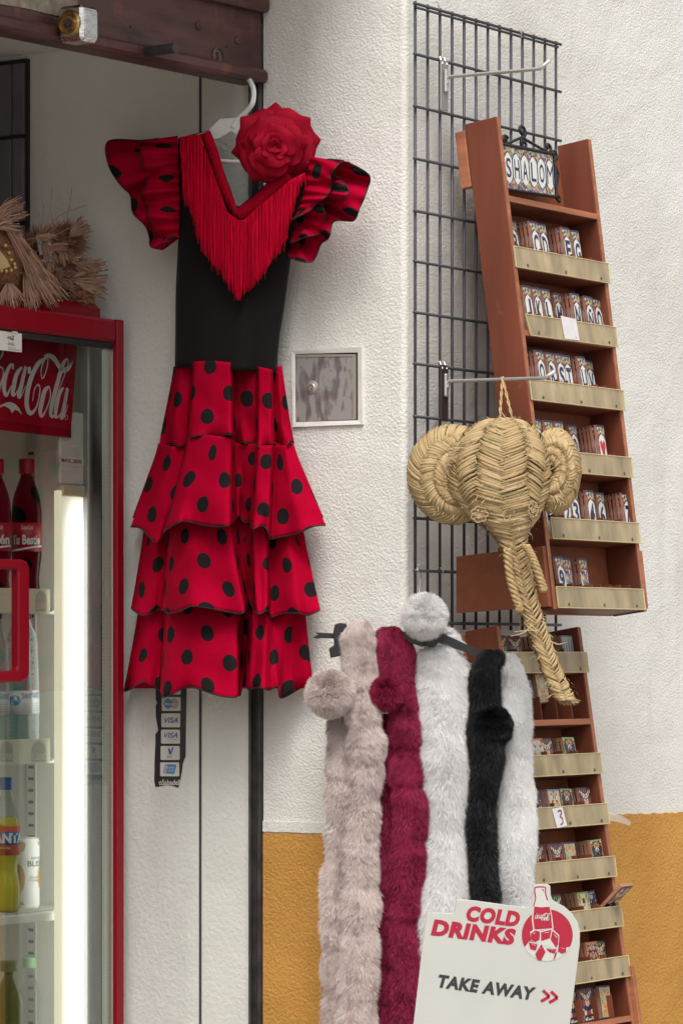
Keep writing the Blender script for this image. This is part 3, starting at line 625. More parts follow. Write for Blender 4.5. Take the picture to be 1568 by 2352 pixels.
# patterned tiles
PAL = {'cream': ((.55, .45, .30), (.30, .04, .05), (.03, .03, .06)), 'orange': ((.55, .22, .05), (.03, .03, .08), (.25, .33, .15)), 'blue': ((.35, .42, .5), (.5, .16, .04), (.03, .05, .10)),
       'red': ((.42, .04, .06), (.10, .22, .38), (.62, .4, .1)), 'pink': ((.55, .3, .24), (.03, .03, .09), (.5, .2, .05)), 'green': ((.62, .5, .25), (.15, .27, .08), (.03, .03, .06)), 'grey': ((.5, .46, .45), (.03, .03, .04), (.16, .24, .3))}
PM = {}
def pmat(key, i):
    return mat('glaze_%s_%d' % (key, i), PAL[key][i], .22)
SYM = {}
def sym(key, var):
    """mirrored glaze ornament in the tile's own three colours"""
    if (key, var) in SYM: return SYM[key, var]
    m = bpy.data.materials.new('ornament_%s_%d' % (key, var)); m.use_nodes = True; n, l, p = nodes(m); p.inputs['Roughness'].default_value = .22
    tc = n.new('ShaderNodeTexCoord'); ab_ = n.new('ShaderNodeVectorMath'); ab_.operation = 'ABSOLUTE'; l.new(tc.outputs['Object'], ab_.inputs[0]); ad = n.new('ShaderNodeVectorMath'); ad.operation = 'ADD'; ad.inputs[1].default_value = (.013*var, .3*var+len(key)*.1, .021*var); l.new(ab_.outputs[0], ad.inputs[0])
    w = n.new('ShaderNodeTexVoronoi'); w.feature = 'DISTANCE_TO_EDGE'; w.inputs['Scale'].default_value = (95, 120, 105)[var]; l.new(ad.outputs[0], w.inputs['Vector']); v = n.new('ShaderNodeTexVoronoi'); v.inputs['Scale'].default_value = (95, 120, 105)[var]; l.new(ad.outputs[0], v.inputs['Vector'])
    sp = n.new('ShaderNodeSeparateColor'); l.new(v.outputs['Color'], sp.inputs[0]); r = n.new('ShaderNodeValToRGB'); r.color_ramp.interpolation = 'CONSTANT'; e = r.color_ramp.elements; C_ = PAL[key]; seq = [C_[0], C_[1], C_[0], (.55, .48, .36), C_[2]]
    for i, c in enumerate(seq):
        x = e[i] if i < 2 else e.new(i/5); x.position = i/5; x.color = (*c, 1)
    l.new(sp.outputs[0], r.inputs[0]); lt = n.new('ShaderNodeMath'); lt.operation = 'LESS_THAN'; lt.inputs[1].default_value = .09; l.new(w.outputs['Distance'], lt.inputs[0]); mx = n.new('ShaderNodeMixRGB'); l.new(lt.outputs[0], mx.inputs[0]); l.new(r.outputs[0], mx.inputs[1]); mx.inputs[2].default_value = (.03, .028, .05, 1) if var != 1 else (.5, .4, .25, 1)
    l.new(mx.outputs[0], p.inputs['Base Color']); SYM[key, var] = m; return m
def pat_mesh(key, var, w, h, t):
    k_ = (key, var)
    if k_ in PM: return PM[k_]
    mb = MB(); mb.bbox(V((-w/2, 0, 0)), V((w, 0, 0)), V((0, t, 0)), V((0, 0, h)), .0008)
    mb.add([V((-w/2, -.0004, 0)), V((w/2, -.0004, 0)), V((w/2, -.0004, h)), V((-w/2, -.0004, h))], [(0, 1, 2, 3)], 2)
    mb.add([V((-w*.45, -.0007, h*.04)), V((w*.45, -.0007, h*.04)), V((w*.45, -.0007, h*.95)), V((-w*.45, -.0007, h*.95))], [(0, 1, 2, 3)], 1)
    if var == 3:
        for k in range(4):
            x0 = (-.4+.22*k)*w; mb.add([V((x0, -.001, h*.2)), V((x0+w*.1, -.001, h*.2)), V((x0+w*.1, -.001, h*.7)), V((x0+w*.05, -.001, h*.92)), V((x0, -.001, h*.7))], [(0, 1, 2, 3, 4)], 2)
    if var == 3: mb.add([V((-w*.5, -.0012, 0)), V((w*.5, -.0012, 0)), V((w*.5, -.0012, h*.22)), V((-w*.5, -.0012, h*.22))], [(0, 1, 2, 3)], 3)
    me = bpy.data.meshes.new('patterned_tile'); me.from_pydata(mb.v, [], mb.f)
    for m in (M_TERRA, pmat(key, 0) if var == 3 else sym(key, var), pmat(key, 2 if var != 1 else 1), pmat(key, 2)): me.materials.append(m)
    me.polygons.foreach_set('material_index', mb.m); me.update(); PM[k_] = me; return me
PW, PH = .046, .066
low = [[('cream', 0, 1185, 1475, 2), ('green', 0, 1152, 1475, 2), ('blue', 2, 1238, 1480, 4), ('grey', 3, 1303, 1480, 5)], [('blue', 2, 1214, 1590, 1), ('orange', 1, 1248, 1595, 1)],
       [('grey', 0, 1220, 1705, 2), ('blue', 1, 1236, 1710, 3), ('cream', 0, 1258, 1712, 2), ('orange', 2, 1308, 1705, 4)],
       [('blue', 2, 1228, 1835, 3), ('red', 1, 1273, 1830, 5), ('orange', 2, 1302, 1835, 2), ('cream', 0, 1346, 1828, 5)],
       [('cream', 0, 1237, 1950, 2), ('cream', 0, 1280, 1945, 4), ('orange', 1, 1308, 1945, 3), ('orange', 2, 1369, 1935, 6)],
       [('green', 0, 1280, 2075, 3), ('green', 1, 1343, 2065, 4), ('blue', 2, 1359, 2065, 1)], [('pink', 2, 1362, 2180, 4), ('green', 0, 1376, 2180, 1)],
       [('cream', 0, 1318, 2320, 2), ('cream', 0, 1350, 2310, 3), ('orange', 1, 1390, 2300, 3)]]
ORD = ['top', 'second', 'third', 'fourth', 'fifth', 'sixth', 'seventh', 'lowest visible']
VN = ['scrolled', 'leafy', 'diamond', 'arrow patterned']
CN = {'cream': 'cream', 'orange': 'orange', 'blue': 'pale blue', 'red': 'red', 'pink': 'salmon', 'green': 'cream and green', 'grey': 'grey'}
for r, row in enumerate(low):
    for i, (key, var, px, py, k) in enumerate(row):
        vf = rl_.D-.008-.002*(7-k); u, _ = rl_.pix(px, py, vf); tl = random.uniform(-.09, -.01); ro = random.uniform(-.05, .05)
        pos = ['first', 'second', 'third', 'fourth'][i]
        lab = '%s %s tile, %s in the %s tray of the lower rack' % (CN[key], VN[var], pos, ORD[r])
        h_ = PH if r != 0 else .052
        place_tile(rl_, pat_mesh(key, var, PW, PH, .0075), u, vf, lw[r]-.0006-(.034 if r == 1 else 0), lab, 'patterned glazed tiles', tl, ro, 'patterned_tile')
        for j in range(1, k):
            v = vf-j*(.0098)
            if v < .012: break
            place_tile(rl_, pat_mesh(key, var, PW, PH, .0075), u-.001, v, lw[r]-.0006, 'tile stacked behind the %s one in the lower rack\'s %s tray' % (pos, ORD[r]), 'tiles behind the %s stack, %s tray' % (pos, ORD[r]), tl, random.uniform(-.02, .02), 'patterned_tile')
# one tile lies out over the sixth acrylic front
u, _ = rl_.pix(1400, 2077, rl_.D); o = place_tile(rl_, pat_mesh('cream', 2, PW, PH, .0075), W2-.028, rl_.D-.012, lw[5]-.028, 'cream diamond tile tipped forward over the sixth acrylic front', None, .95, .0, 'patterned_tile')
# ---------------------------------------------------------------- flamenco dress
AD = .06                                                     # how far in front of the reveal the dress hangs
def dp(px, py, off=0.): return fa(px, py, -(AD+off))
def dots(name, red, black=(.018, .014, .015), cell=.104, rad=.0162):
    m = bpy.data.materials.new(name); m.use_nodes = True; n, l, p = nodes(m); p.inputs['Roughness'].default_value = .95; p.inputs['Specular IOR Level'].default_value = .04
    pass
    uvn = n.new('ShaderNodeUVMap'); uvn.uv_map = 'UVMap'
    def vm(op, a, b):
        q = n.new('ShaderNodeVectorMath'); q.operation = op; l.new(a, q.inputs[0])
        if b is not None: q.inputs[1].default_value = b
        return q
    ds = []
    for sh in (0., .5):
        s_ = vm('SCALE', uvn.outputs[0], None); s_.inputs['Scale'].default_value = 1/cell
        a = vm('ADD', s_.outputs[0], (sh, sh+.13, 0)); fr = vm('FRACTION', a.outputs[0], None); c_ = vm('SUBTRACT', fr.outputs[0], (.5, .5, 0)); ln = vm('LENGTH', c_.outputs[0], None); ds.append(ln.outputs['Value'])
    mn = n.new('ShaderNodeMath'); mn.operation = 'MINIMUM'; l.new(ds[0], mn.inputs[0]); l.new(ds[1], mn.inputs[1])
    lt = n.new('ShaderNodeMath'); lt.operation = 'LESS_THAN'; l.new(mn.outputs[0], lt.inputs[0]); lt.inputs[1].default_value = rad/cell
    mx = n.new('ShaderNodeMixRGB'); l.new(lt.outputs[0], mx.inputs[0]); mx.inputs[1].default_value = (*red, 1); mx.inputs[2].default_value = (*black, 1); l.new(mx.outputs[0], p.inputs['Base Color'])
    tc = n.new('ShaderNodeTexCoord'); t = n.new('ShaderNodeTexNoise'); t.inputs['Scale'].default_value = 22; l.new(tc.outputs['Object'], t.inputs['Vector'])
    b = n.new('ShaderNodeBump'); b.inputs['Distance'].default_value = .003; l.new(t.outputs[0], b.inputs['Height']); l.new(b.outputs[0], p.inputs['Normal'])
    return m
M_DOT = dots('red_polka_dot_fabric', (.37, .001, .022)); M_DOT2 = dots('red_polka_dot_sleeve', (.37, .001, .022), cell=.125, rad=.0165); M_BLK = mat('black_jersey', (.0105, .0085, .009), .9, bump=.0006, bscale=500, spec=.1, sheen=.04)
M_TRIM = mat('black_overlock_trim', (.016, .013, .014), .9, bump=.001, bscale=900); M_FRINGE = mat('red_fringe', (.56, .0015, .026), .8, spec=.08, noise=.3, nscale=260, stretch=(1, 1, .02))
M_BAND = mat('red_lace_band', (.38, .0012, .018), .85, bump=.003, bscale=300, spec=.08)
dress = thing('flamenco_dress', 'red and black polka dot flamenco dress with fringe, hanging from the lintel', 'dress', dp(500, 1600))
def smoothrow(P, n):
    """piecewise fold profile with softly rounded folds"""
    P = np.array(P, float); K = len(P); T = np.linspace(0, K-1, n); out = np.stack([np.interp(T, range(K), P[:, c]) for c in range(P.shape[1])], 1)
    k = max(3, int(n/K*.6)) | 1; ker = np.hanning(k+2)[1:-1]; ker /= ker.sum(); pad = np.pad(out, ((k//2, k//2), (0, 0)), 'edge')
    return np.stack([np.convolve(pad[:, c], ker, 'valid') for c in range(P.shape[1])], 1)
def cloth(name, rows, mats, parent, uv0=(0, 0), thick=.0012, uvrow=None):
    """rows: list of lists of points; writes cloth-length UVs"""
    mb = MB(); mb.grid(rows); R_, C_ = len(rows), len(rows[0]); mid = rows[uvrow if uvrow is not None else R_*3//4]; us = [0]
    for j in range(1, C_): us.append(us[-1]+(mid[j]-mid[j-1]).length)
    vcol = [0]
    for i in range(1, R_): vcol.append(vcol[-1]+sum((rows[i][j]-rows[i-1][j]).length for j in range(0, C_, 4))/len(range(0, C_, 4)))
    mb.uv = [(us[j]-us[-1]*.5+uv0[0], -vcol[i]+uv0[1]) for i in range(R_) for j in range(C_)]
    o = build(name, mb, mats, parent, smooth=True); sm = o.modifiers.new('thickness', 'SOLIDIFY'); sm.thickness = thick; sm.offset = -1
    return o
def tier(top, hem, uv0, name, seed, N=230, M=26, wave=.006, nw=8):
    r = random.Random(seed); deep = lambda Q: [(a, b, (c if c > .03 else c-.5*(.03-c))*1.12) for a, b, c in Q]; T, H = smoothrow(deep(top), N), smoothrow(deep(hem), N); rows = []; ph = [r.uniform(0, 6) for _ in range(4)]
    for i in range(M):
        v = i/(M-1); row = []
        for j in range(N):
            u = j/(N-1); ev = v**1.15; px, py, of = T[j]*(1-ev)+H[j]*ev; py = T[j][1]*(1-v)+H[j][1]*v
            of += wave*v*v*(math.sin(u*2*math.pi*nw+ph[0])+.6*math.sin(u*2*math.pi*nw*1.7+ph[1]))*.8+.0035*math.sin(v*6+u*17+ph[2])+.0025*math.sin(v*13-u*31+ph[1])*v+.012*v**6*math.sin(u*2*math.pi*nw*.9+ph[2])
            py += v**3*(4*math.sin(u*2*math.pi*nw*.55+ph[3])+3.5*math.sin(u*2*math.pi*nw*1.1+ph[0]))+v*v*2.5*math.sin(u*43+ph[1]); row.append(dp(px, py, of))
        rows.append(row)
    o = cloth(name, rows, M_DOT, dress, uv0)
    mb = MB(); mb.tube([p-dv*.001 for p in rows[-1]], .0014, 6); build('hem_trim', mb, M_TRIM, o, smooth=True)
    # the back half of the skirt, nearly flat against the wall
    back = [[dp(lerp(T[0][0], T[-1][0], u)*(1-v)+lerp(H[0][0], H[-1][0], u)*v, lerp(T[N//2][1], H[N//2][1]-4, v), -.012-.02*math.sin(math.pi*u)*v+.004*math.sin(u*30)*v) for u in np.linspace(.01, .99, 30)] for v in np.linspace(0, 1, 8)]
    bo = cloth('skirt_back', back, M_DOT, o, (.3, .1))
    return o
t3t = [(322, 1370, -.01), (350, 1375, .01), (378, 1375, 0), (390, 1370, .035), (440, 1365, .045), (540, 1370, .04), (556, 1370, .005), (564, 1370, -.01), (576, 1370, 0), (585, 1370, .03), (615, 1370, .025), (622, 1370, 0), (660, 1370, .01), (700, 1370, -.01)]
t3h = [(283, 1584, 0), (330, 1568, .03), (368, 1590, .015), (374, 1594, .07), (440, 1584, .085), (546, 1604, .08), (551, 1592, .01), (557, 1580, 0), (566, 1580, .02), (572, 1578, .06), (604, 1586, .07), (637, 1580, .055), (643, 1596, .01), (722, 1574, 0)]
t2t = [(335, 1175, -.01), (365, 1180, .01), (388, 1180, 0), (400, 1175, .04), (440, 1170, .05), (522, 1170, .045), (536, 1175, .01), (548, 1175, -.01), (570, 1175, 0), (580, 1180, .035), (610, 1180, .03), (618, 1180, 0), (655, 1180, .01), (692, 1180, -.01)]
t2h = [(300, 1398, .005), (350, 1408, .035), (374, 1402, .015), (384, 1408, .075), (440, 1392, .09), (560, 1412, .085), (566, 1398, .02), (572, 1390, .005), (580, 1392, .025), (590, 1408, .065), (614, 1400, .06), (622, 1424, .015), (690, 1402, .035), (737, 1408, .005)]
t1t = [(363, 1018, .002), (395, 1025, .022), (428, 1027, .012), (433, 1001, .062), (480, 998, .067), (530, 1006, .062), (540, 1016, .012), (560, 1020, .017), (588, 1019, .022), (594, 1023, .052), (622, 1023, .047), (632, 1021, .007), (655, 1023, .017), (675, 1019, .002)]
t1h = [(298, 1208, .01), (340, 1232, .04), (370, 1242, .03), (382, 1212, .085), (430, 1202, .095), (524, 1205, .09), (542, 1200, .025), (553, 1188, .005), (574, 1200, .025), (582, 1212, .075), (614, 1218, .07), (622, 1237, .02), (690, 1226, .04), (750, 1204, .01)]
t0t = [(399, 842, 0), (415, 842, .015), (440, 842, .01), (447, 830, .045), (490, 828, .05), (530, 832, .045), (538, 838, .01), (560, 842, .012), (588, 842, .02), (596, 842, .04), (620, 848, .038), (628, 850, .005), (640, 855, .01), (650, 860, 0)]
tier(t3t, t3h, (.02, .01), 'skirt_tier', 1); tier(t2t, t2h, (.035, .04), 'skirt_tier', 2); tier(t1t, t1h, (.01, .02), 'skirt_tier', 3)
t0h = [(a, b, c-.002) for a, b, c in t1t]
o = tier(t0t, t0h, (.03, .05), 'skirt_yoke', 4, wave=.001)
# bodice
bl_ = [(410, 318), (411, 400), (413, 470), (409, 560), (405, 660), (404, 760), (403, 842)]; br_ = [(704, 395), (690, 470), (674, 540), (662, 620), (652, 700), (640, 780), (634, 856)]
Lf = catmull(bl_, 40); Rt = catmull(br_, 40); rows = []
for i in range(40):
    row = []
    for j in range(41):
        u = j/40; px = lerp(Lf[i][0], Rt[i][0], u); py = lerp(Lf[i][1], Rt[i][1], u); of = .045*math.sin(math.pi*min(max(u, 0), 1))**.6+.006*math.sin(u*9+i*.09)*(i/40)+.004*math.sin(u*23)*(i/40)**2
        row.append((px, py, of))
    rows.append(row)
# V neck: fold the columns down to the neckline
def neck_y(px):
    if px < 482: return 0
    if px <= 545: return lerp(300, 478, (px-482)/63)
    if px <= 655: return lerp(478, 385, (px-545)/110)
    return 0
P3 = []
for j in range(41):
    col = [rows[i][j] for i in range(40)]; y0 = max(col[0][1], neck_y(col[0][0])); y1 = col[-1][1]
    P3.append([(c_[0], lerp(y0, y1, i/39), c_[2]) for i, c_ in enumerate(col)])
rows2 = [[dp(*P3[j][i]) for j in range(41)] for i in range(40)]
cloth('bodice', rows2, M_BLK, dress)
backb = [[dp(lerp(Lf[i][0], Rt[i][0], u)+1, lerp(Lf[i][1], Rt[i][1], u), -.01) for u in np.linspace(.01, .99, 12)] for i in range(17, 40)]
cloth('bodice_back', backb, M_BLK, dress)
for xs in ((411, 318, 484, 300), (652, 384, 704, 392)):     # shoulder straps to the back
    q = [[dp(lerp(xs[0], xs[2], u), lerp(xs[1], xs[3], u)+v*-3, .03-.05*v) for u in np.linspace(0, 1, 8)] for v in np.linspace(0, 1, 4)]; cloth('shoulder_strap', q, M_BLK, dress)
# lace band along the neck
def band_y(px): return lerp(302, 492, (px-470)/75) if px <= 545 else lerp(492, 392, (px-545)/115)
lb1 = catmull([(482, 298), (500, 345), (522, 420), (545, 478)], 30); lb2 = catmull([(545, 478), (580, 452), (620, 415), (655, 385)], 30)
for L_, sgn in ((lb1, -1), (lb2, 1)):
    g = []
    for k, (x, y) in enumerate(L_):
        z_ = .002*(k % 2); g.append([dp(x+sgn*0, y+(0 if sgn < 0 else 0), .058+z_*.5), dp(x+(-24*min(1, (29-k)/10) if sgn < 0 else 14*min(1, k/8)), y+(28-18*min(1, (29-k)/10) if sgn < 0 else 28-2*min(1, k/8)), .058+z_*.5)])
    cloth('lace_band', g, M_BAND, dress, thick=.0007)
# fringe
endp = [(414, 350), (422, 455), (436, 482), (455, 555), (475, 590), (492, 608), (505, 618), (520, 648), (545, 688), (565, 668), (582, 656), (605, 628), (625, 598), (645, 575), (660, 545), (672, 490), (690, 430), (704, 410)]
ex, ey = zip(*endp); mb = MB(); cam_x = V((1, 0, 0)); rf = random.Random(5)
for k in range(950):
    x = rf.uniform(416, 700) if k > 40 else rf.uniform(414, 440)
    if x < 545: y0 = np.interp(x, [414, 425, 458, 521, 545], [314, 312, 308, 485, 505])
    else: y0 = np.interp(x, [545, 559, 669, 700], [505, 504, 411, 396])
    y1 = np.interp(x, ex, ey)+rf.uniform(-16, 6)+(rf.uniform(0, 20) if rf.random() < .08 else 0)
    y1 = min(y1, 690)
    dx = rf.uniform(-4, 4)+(x-545)*-.02; w_ = rf.uniform(.0008, .0018); n_ = 6; of = .064+rf.uniform(-.004, .008); wob = rf.uniform(-2.2, 2.2)
    pts = []
    if rf.random() < .12 and k > 60: continue
    for i in range(n_):
        t = i/(n_-1); pts.append((dp(x+dx*t+wob*math.sin(t*3), lerp(y0, y1, t), of+.006*math.sin(t*2.5)), w_*(1 if i < n_-1 else .5)))
    o_ = len(mb.v)
    mb.tube([p for p, _ in pts], [w/2 for _, w in pts], 4, cap=False)
fr_ = build('fringe', mb, M_FRINGE, dress, smooth=True); fr_['kind'] = 'stuff'
# sleeve ruffles: inner edge, outer edge (px, py) and a ripple
def ruffle(inner, outer, waves, amp, base, seed, uv0, N=90, M=14, name='sleeve_ruffle'):
    r = random.Random(seed); I, O = catmull(inner, N), catmull(outer, N); ph = r.uniform(0, 6); rows = []
    for i in range(M):
        v = i/(M-1); row = []
        for j in range(N):
            u = j/(N-1); rip = math.sin(u*2*math.pi*waves+ph)+.45*math.sin(u*2*math.pi*waves*2.3+ph*2); px, py = I[j]*(1-v)+O[j]*v
            gather = .0055*math.sin(u*2*math.pi*waves*3.1+ph)*(1-v); row.append(dp(px, py, base+.03*math.sin(v*1.9)+amp*v*rip+gather))
        rows.append(row)
    o = cloth(name, rows, M_DOT2, dress, uv0)
    mb = MB(); mb.tube([p-dv*.0012 for p in rows[-1]], .0013, 6); build('hem_trim', mb, M_TRIM, o, smooth=True)
    for e in (0, -1):
        mb = MB(); mb.tube([rw_[e]-dv*.001 for rw_ in rows[M//2:]], .0013, 5); build('hem_trim', mb, M_TRIM, o, smooth=True)
ruffle([(408, 313), (409, 370), (411, 430), (412, 490), (410, 548)], [(322, 322), (249, 324), (250, 378), (277, 424), (300, 448), (306, 488), (334, 518), (344, 545), (347, 566), (374, 573)], 3.1, .024, .004, 11, (.02, .03))
ruffle([(408, 311), (410, 370), (412, 430), (413, 490), (411, 545)], [(328, 322), (322, 340), (330, 385), (336, 420), (326, 452), (338, 480), (350, 520), (372, 560)], 3.6, .018, .026, 12, (.05, .01))
ruffle([(712, 362), (700, 410), (690, 460), (678, 510), (664, 575)], [(800, 372), (848, 402), (842, 440), (826, 478), (812, 506), (768, 508), (756, 545), (738, 560), (716, 601), (664, 592)], 3.2, .02, .006, 13, (.0, .04))
ruffle([(714, 360), (702, 410), (692, 455), (680, 500), (668, 545)], [(790, 368), (768, 398), (792, 420), (800, 445), (770, 462), (742, 470), (748, 500), (735, 535), (700, 545), (668, 560)], 3.6, .018, .03, 14, (.03, .0))
ruffle([(714, 358), (704, 400), (694, 445), (684, 480), (672, 505)], [(782, 372), (760, 402), (762, 425), (752, 448), (735, 462), (705, 488), (672, 500)], 2.4, .01, .052, 15, (.06, .02))

# ---------------------------------------------------------------- hanger
m = mat('white_plastic', (.74, .73, .72), .35, spec=.5)
p_ = m.node_tree.nodes['Principled BSDF']; p_.inputs['Subsurface Weight'].default_value = 0
hg = thing('dress_hanger', 'white plastic hanger hooked on the lintel and holding the flamenco dress', 'hanger', dp(535, 300, .02))
hk = catmull([(546, 172, -.035), (556, 170, -.02), (570, 180, 0), (582, 205, .02), (580, 235, .03), (566, 255, .03), (545, 275, .03), (535, 292, .03)], 40)
mb = MB(); mb.tube([dp(x, y, of) for x, y, of in hk], .0052, 10); build('hook', mb, m, hg, smooth=True)
mb = MB(); mb.prism([dp(x, y, .032) for x, y in [(505, 272), (545, 270), (560, 282), (580, 300), (700, 352), (706, 372), (640, 352), (575, 320), (530, 300), (500, 318), (425, 330), (418, 318), (478, 300)]], dv*.008); build('shoulder_arm', mb, m, hg)
mb = MB(); mb.tube([dp(440, 368, .03), dp(495, 369, .03), dp(575, 372, .03), dp(640, 378, .03)], .004, 8); build('cross_bar', mb, m, hg, smooth=True)

# ---------------------------------------------------------------- fabric rose
M_ROSE = mat('red_satin', (.30, .0008, .016), .7, noise=.2, nscale=25, bump=.001, bscale=35, spec=.12)
rose = thing('fabric_rose', 'large red fabric rose pinned to the shoulder of the dress', 'fabric flower', dp(632, 400, .1))
rc = dp(630, 335, .075); view = (EY-rc).normalized(); rx = V((1, 0, 0)); rx = (rx-view*rx.dot(view)).normalized(); ry = view.cross(rx); PX = rc.y/F*1.07
def petal(ang, r0, r1, wid, tip, cup, lift, seed, curl=0., N=15, M=11):
    r = random.Random(seed); ph = r.uniform(0, 6); rows = []
    for i in range(M):
        t = i/(M-1); row = []
        for j in range(N):
            s = 2*j/(N-1)-1; prof = math.sin(math.pi*min(1, .12+.62*t))**.8; rr = r0+(r1-r0)*t*(1-.16*abs(s)**1.6)+(tip*max(0, 1-abs(s)*2.6)*t**4); lat = wid*prof*s
            z = lift+cup*(1-t)**0*(t*(r1-r0))*.35-cup*.25*abs(s)**2*wid*0+.35*wid*abs(s)**2*(t)*(.6 if curl <= 0 else -.2)-curl*(t**3)*(r1-r0)*(.7+.3*math.cos(3*s+ph))+4.2*math.sin(3.3*s+ph)*t*t
            p = rx*(math.cos(ang)*rr-math.sin(ang)*lat)+ry*(math.sin(ang)*rr+math.cos(ang)*lat); row.append(rc+(p+view*z)*PX)
        rows.append(row)
    mb = MB(); mb.grid(rows); o = build('petal', mb, M_ROSE, rose, smooth=True); sm = o.modifiers.new('thickness', 'SOLIDIFY'); sm.thickness = .0008
for k, (deg, rad, tp_) in enumerate([(88, 82, 16), (38, 88, 14), (8, 92, 12), (-32, 88, 10), (-72, 80, 16), (-125, 80, 12), (-172, 82, 16), (140, 84, 16)]): petal(math.radians(deg), 8, rad, 56, tp_*.75, .35, -15+(k % 2)*9, k, .35)
for k, deg in enumerate((60, 2, -55, -110, 175, 115)): petal(math.radians(deg), 6, 66, 44, 7, .8, 3+(k % 2)*9, 20+k, .45)
for k, deg in enumerate((90, 20, -50, -120, 160)): petal(math.radians(deg+8), 5, 46, 36, 3, 1.3, 18+(k % 2)*6, 40+k, .6)
for k, deg in enumerate((70, -20, -100, 170)): petal(math.radians(deg), 4, 28, 25, 1, 2.0, 24, 60+k, .5)
for k, deg in enumerate((30, 150, -90)): petal(math.radians(deg), 2, 14, 15, 0, 3.0, 27, 80+k, .3, 11, 8)
# ---------------------------------------------------------------- drinks fridge
AF = -.045; BF = ab(fa(285, 1500, AF))[1]                    # right side and door front of the fridge
M_FRED = mat('fridge_red', (.24, .002, .012), .38, spec=.3); M_LINER = mat('fridge_liner', (.62, .62, .56), .5); M_GASK = mat('fridge_gasket', (.70, .70, .62), .6)
M_ALU = mat('grey_profile', (.32, .32, .32), .4, .4); M_BLACK = mat('black_gap', (.012, .012, .013), .7)
m = bpy.data.materials.new('door_glass'); m.use_nodes = True; n_, l_, p_ = nodes(m); n_.remove(p_)
tr = n_.new('ShaderNodeBsdfTransparent'); tr.inputs[0].default_value = (.86, .88, .86, 1); gl = n_.new('ShaderNodeBsdfGlossy'); gl.inputs['Roughness'].default_value = .03; gl.inputs[0].default_value = (1, 1, 1, 1)
frn = n_.new('ShaderNodeLayerWeight'); frn.inputs[0].default_value = .5; pw = n_.new('ShaderNodeMath'); pw.operation = 'POWER'; pw.inputs[1].default_value = 4; l_.new(frn.outputs['Facing'], pw.inputs[0])
mu = n_.new('ShaderNodeMath'); mu.operation = 'MULTIPLY_ADD'; mu.inputs[1].default_value = .9; mu.inputs[2].default_value = .075; l_.new(pw.outputs[0], mu.inputs[0])
mxs = n_.new('ShaderNodeMixShader'); l_.new(mu.outputs[0], mxs.inputs[0]); l_.new(tr.outputs[0], mxs.inputs[1]); l_.new(gl.outputs[0], mxs.inputs[2]); l_.new(mxs.outputs[0], n_['Material Output'].inputs[0])
M_GLASS = m
def emis(name, col, st):
    m = bpy.data.materials.new(name); m.use_nodes = True; n, l, p = nodes(m); p.inputs['Base Color'].default_value = (.8, .8, .8, 1); p.inputs['Emission Color'].default_value = (*col, 1); p.inputs['Emission Strength'].default_value = st; return m
M_TUBE = emis('lit_tube_cover', (1, .97, .88), 3.6)
def fp(px, py, dep=0.): return fb(px, py, BF-dep)
def fab(px, py, dep=0.): return ab(fp(px, py, dep))
zT = fp(140, 716).z                                          # top of the door
fr = thing('drinks_fridge', 'red glass door drinks fridge with a white script sign and lit tube', 'fridge', W(AF-.35, BF-.3, .25))
AL = AF-.74; st_w = AF-fab(269, 1500)[0]; rail_h = zT-fp(140, 770).z; ZB = .40
mb = MB(); mb.wbox(AF-.7, AF-.04, BF-.6, BF-.02, 0, .26); plinth = tag(build('fridge_plinth', mb, mat('grey_step', (.3, .29, .27), .8)), 'low grey plinth under the drinks fridge', 'plinth')
# cabinet shell
def fbox(name, a0, a1, d0, d1, z0, z1, m, r=.004, parent=None):
    mb = MB(); mb.bbox(W(a0, BF-d1, z0), dv*(a1-a0), nv*(d1-d0), uv_*(z1-z0), r); return build(name, mb, m, parent or fr)
DC = .046                                                     # the cabinet starts behind the door
zC = fp(270, 712, .1).z
fbox('side_wall', AF-.0125, AF-.004, DC, .6, .27, zT-.02, M_FRED, .01); fbox('side_wall', AL+.004, AL+.03, DC, .6, .27, zT-.02, M_FRED, .01)
fbox('cabinet_top', AL+.002, AF-.002, DC+.004, .6, zT-.012, zC, M_FRED, .012); fbox('cabinet_base', AL+.004, AF-.004, DC, .6, .262, .38, M_FRED, .01)
a_in = AF-.022
fbox('inner_side', a_in, AF-.013, DC+.03, .55, .385, zT-.06, M_LINER, .003); fbox('inner_back', AL+.032, a_in-.001, .5, .55, .385, zT-.06, M_LINER, .003); fbox('inner_side', AL+.031, AL+.05, DC+.03, .499, .385, zT-.06, M_LINER, .003)
fbox('inner_top', AL+.051, a_in-.001, DC+.03, .499, zT-.065, zT-.03, M_LINER, .003)
a_g = fab(200, 1700, .05)[0]
fbox('front_profile', a_g, AF-.013, DC, DC+.028, .385, zT-.03, M_ALU, .003)
# door frame
fbox('door_stile', AF-st_w, AF, 0, .0118, ZB-.1, zT, M_FRED, .0015); fbox('door_stile', AL, AL+st_w, 0, .042, ZB-.1, zT, M_FRED, .006)
fbox('door_rail', AL+st_w+.0005, AF-st_w-.0005, 0, .042, zT-rail_h, zT-.0005, M_FRED, .006); fbox('door_rail', AL+st_w+.0005, AF-st_w-.0005, 0, .042, ZB-.0995, ZB, M_FRED, .006)
fbox('rail_shade_strip', AL+st_w+.0008, AF-st_w-.0008, .0088, .0116, zT-rail_h-.014, zT-rail_h-.0005, M_BLACK, .001)  # black strip standing in for the shade below the top rail
fbox('door_glass', AL+st_w+.001, AF-st_w-.001, .0125, .0134, ZB+.001, zT-rail_h-.001, M_GLASS, .0002)
a_k = fab(235, 1700, .0137)[0]
gk = fbox('door_gasket', a_k, AF-.0008, .0137, .034, ZB+.001, zT-rail_h-.016, M_GASK, .002)
fbox('gasket_shadow_line', a_k-.0042, a_k-.0003, .0137, .0345, ZB+.001, zT-rail_h-.016, M_BLACK, .0005)
mb = MB()
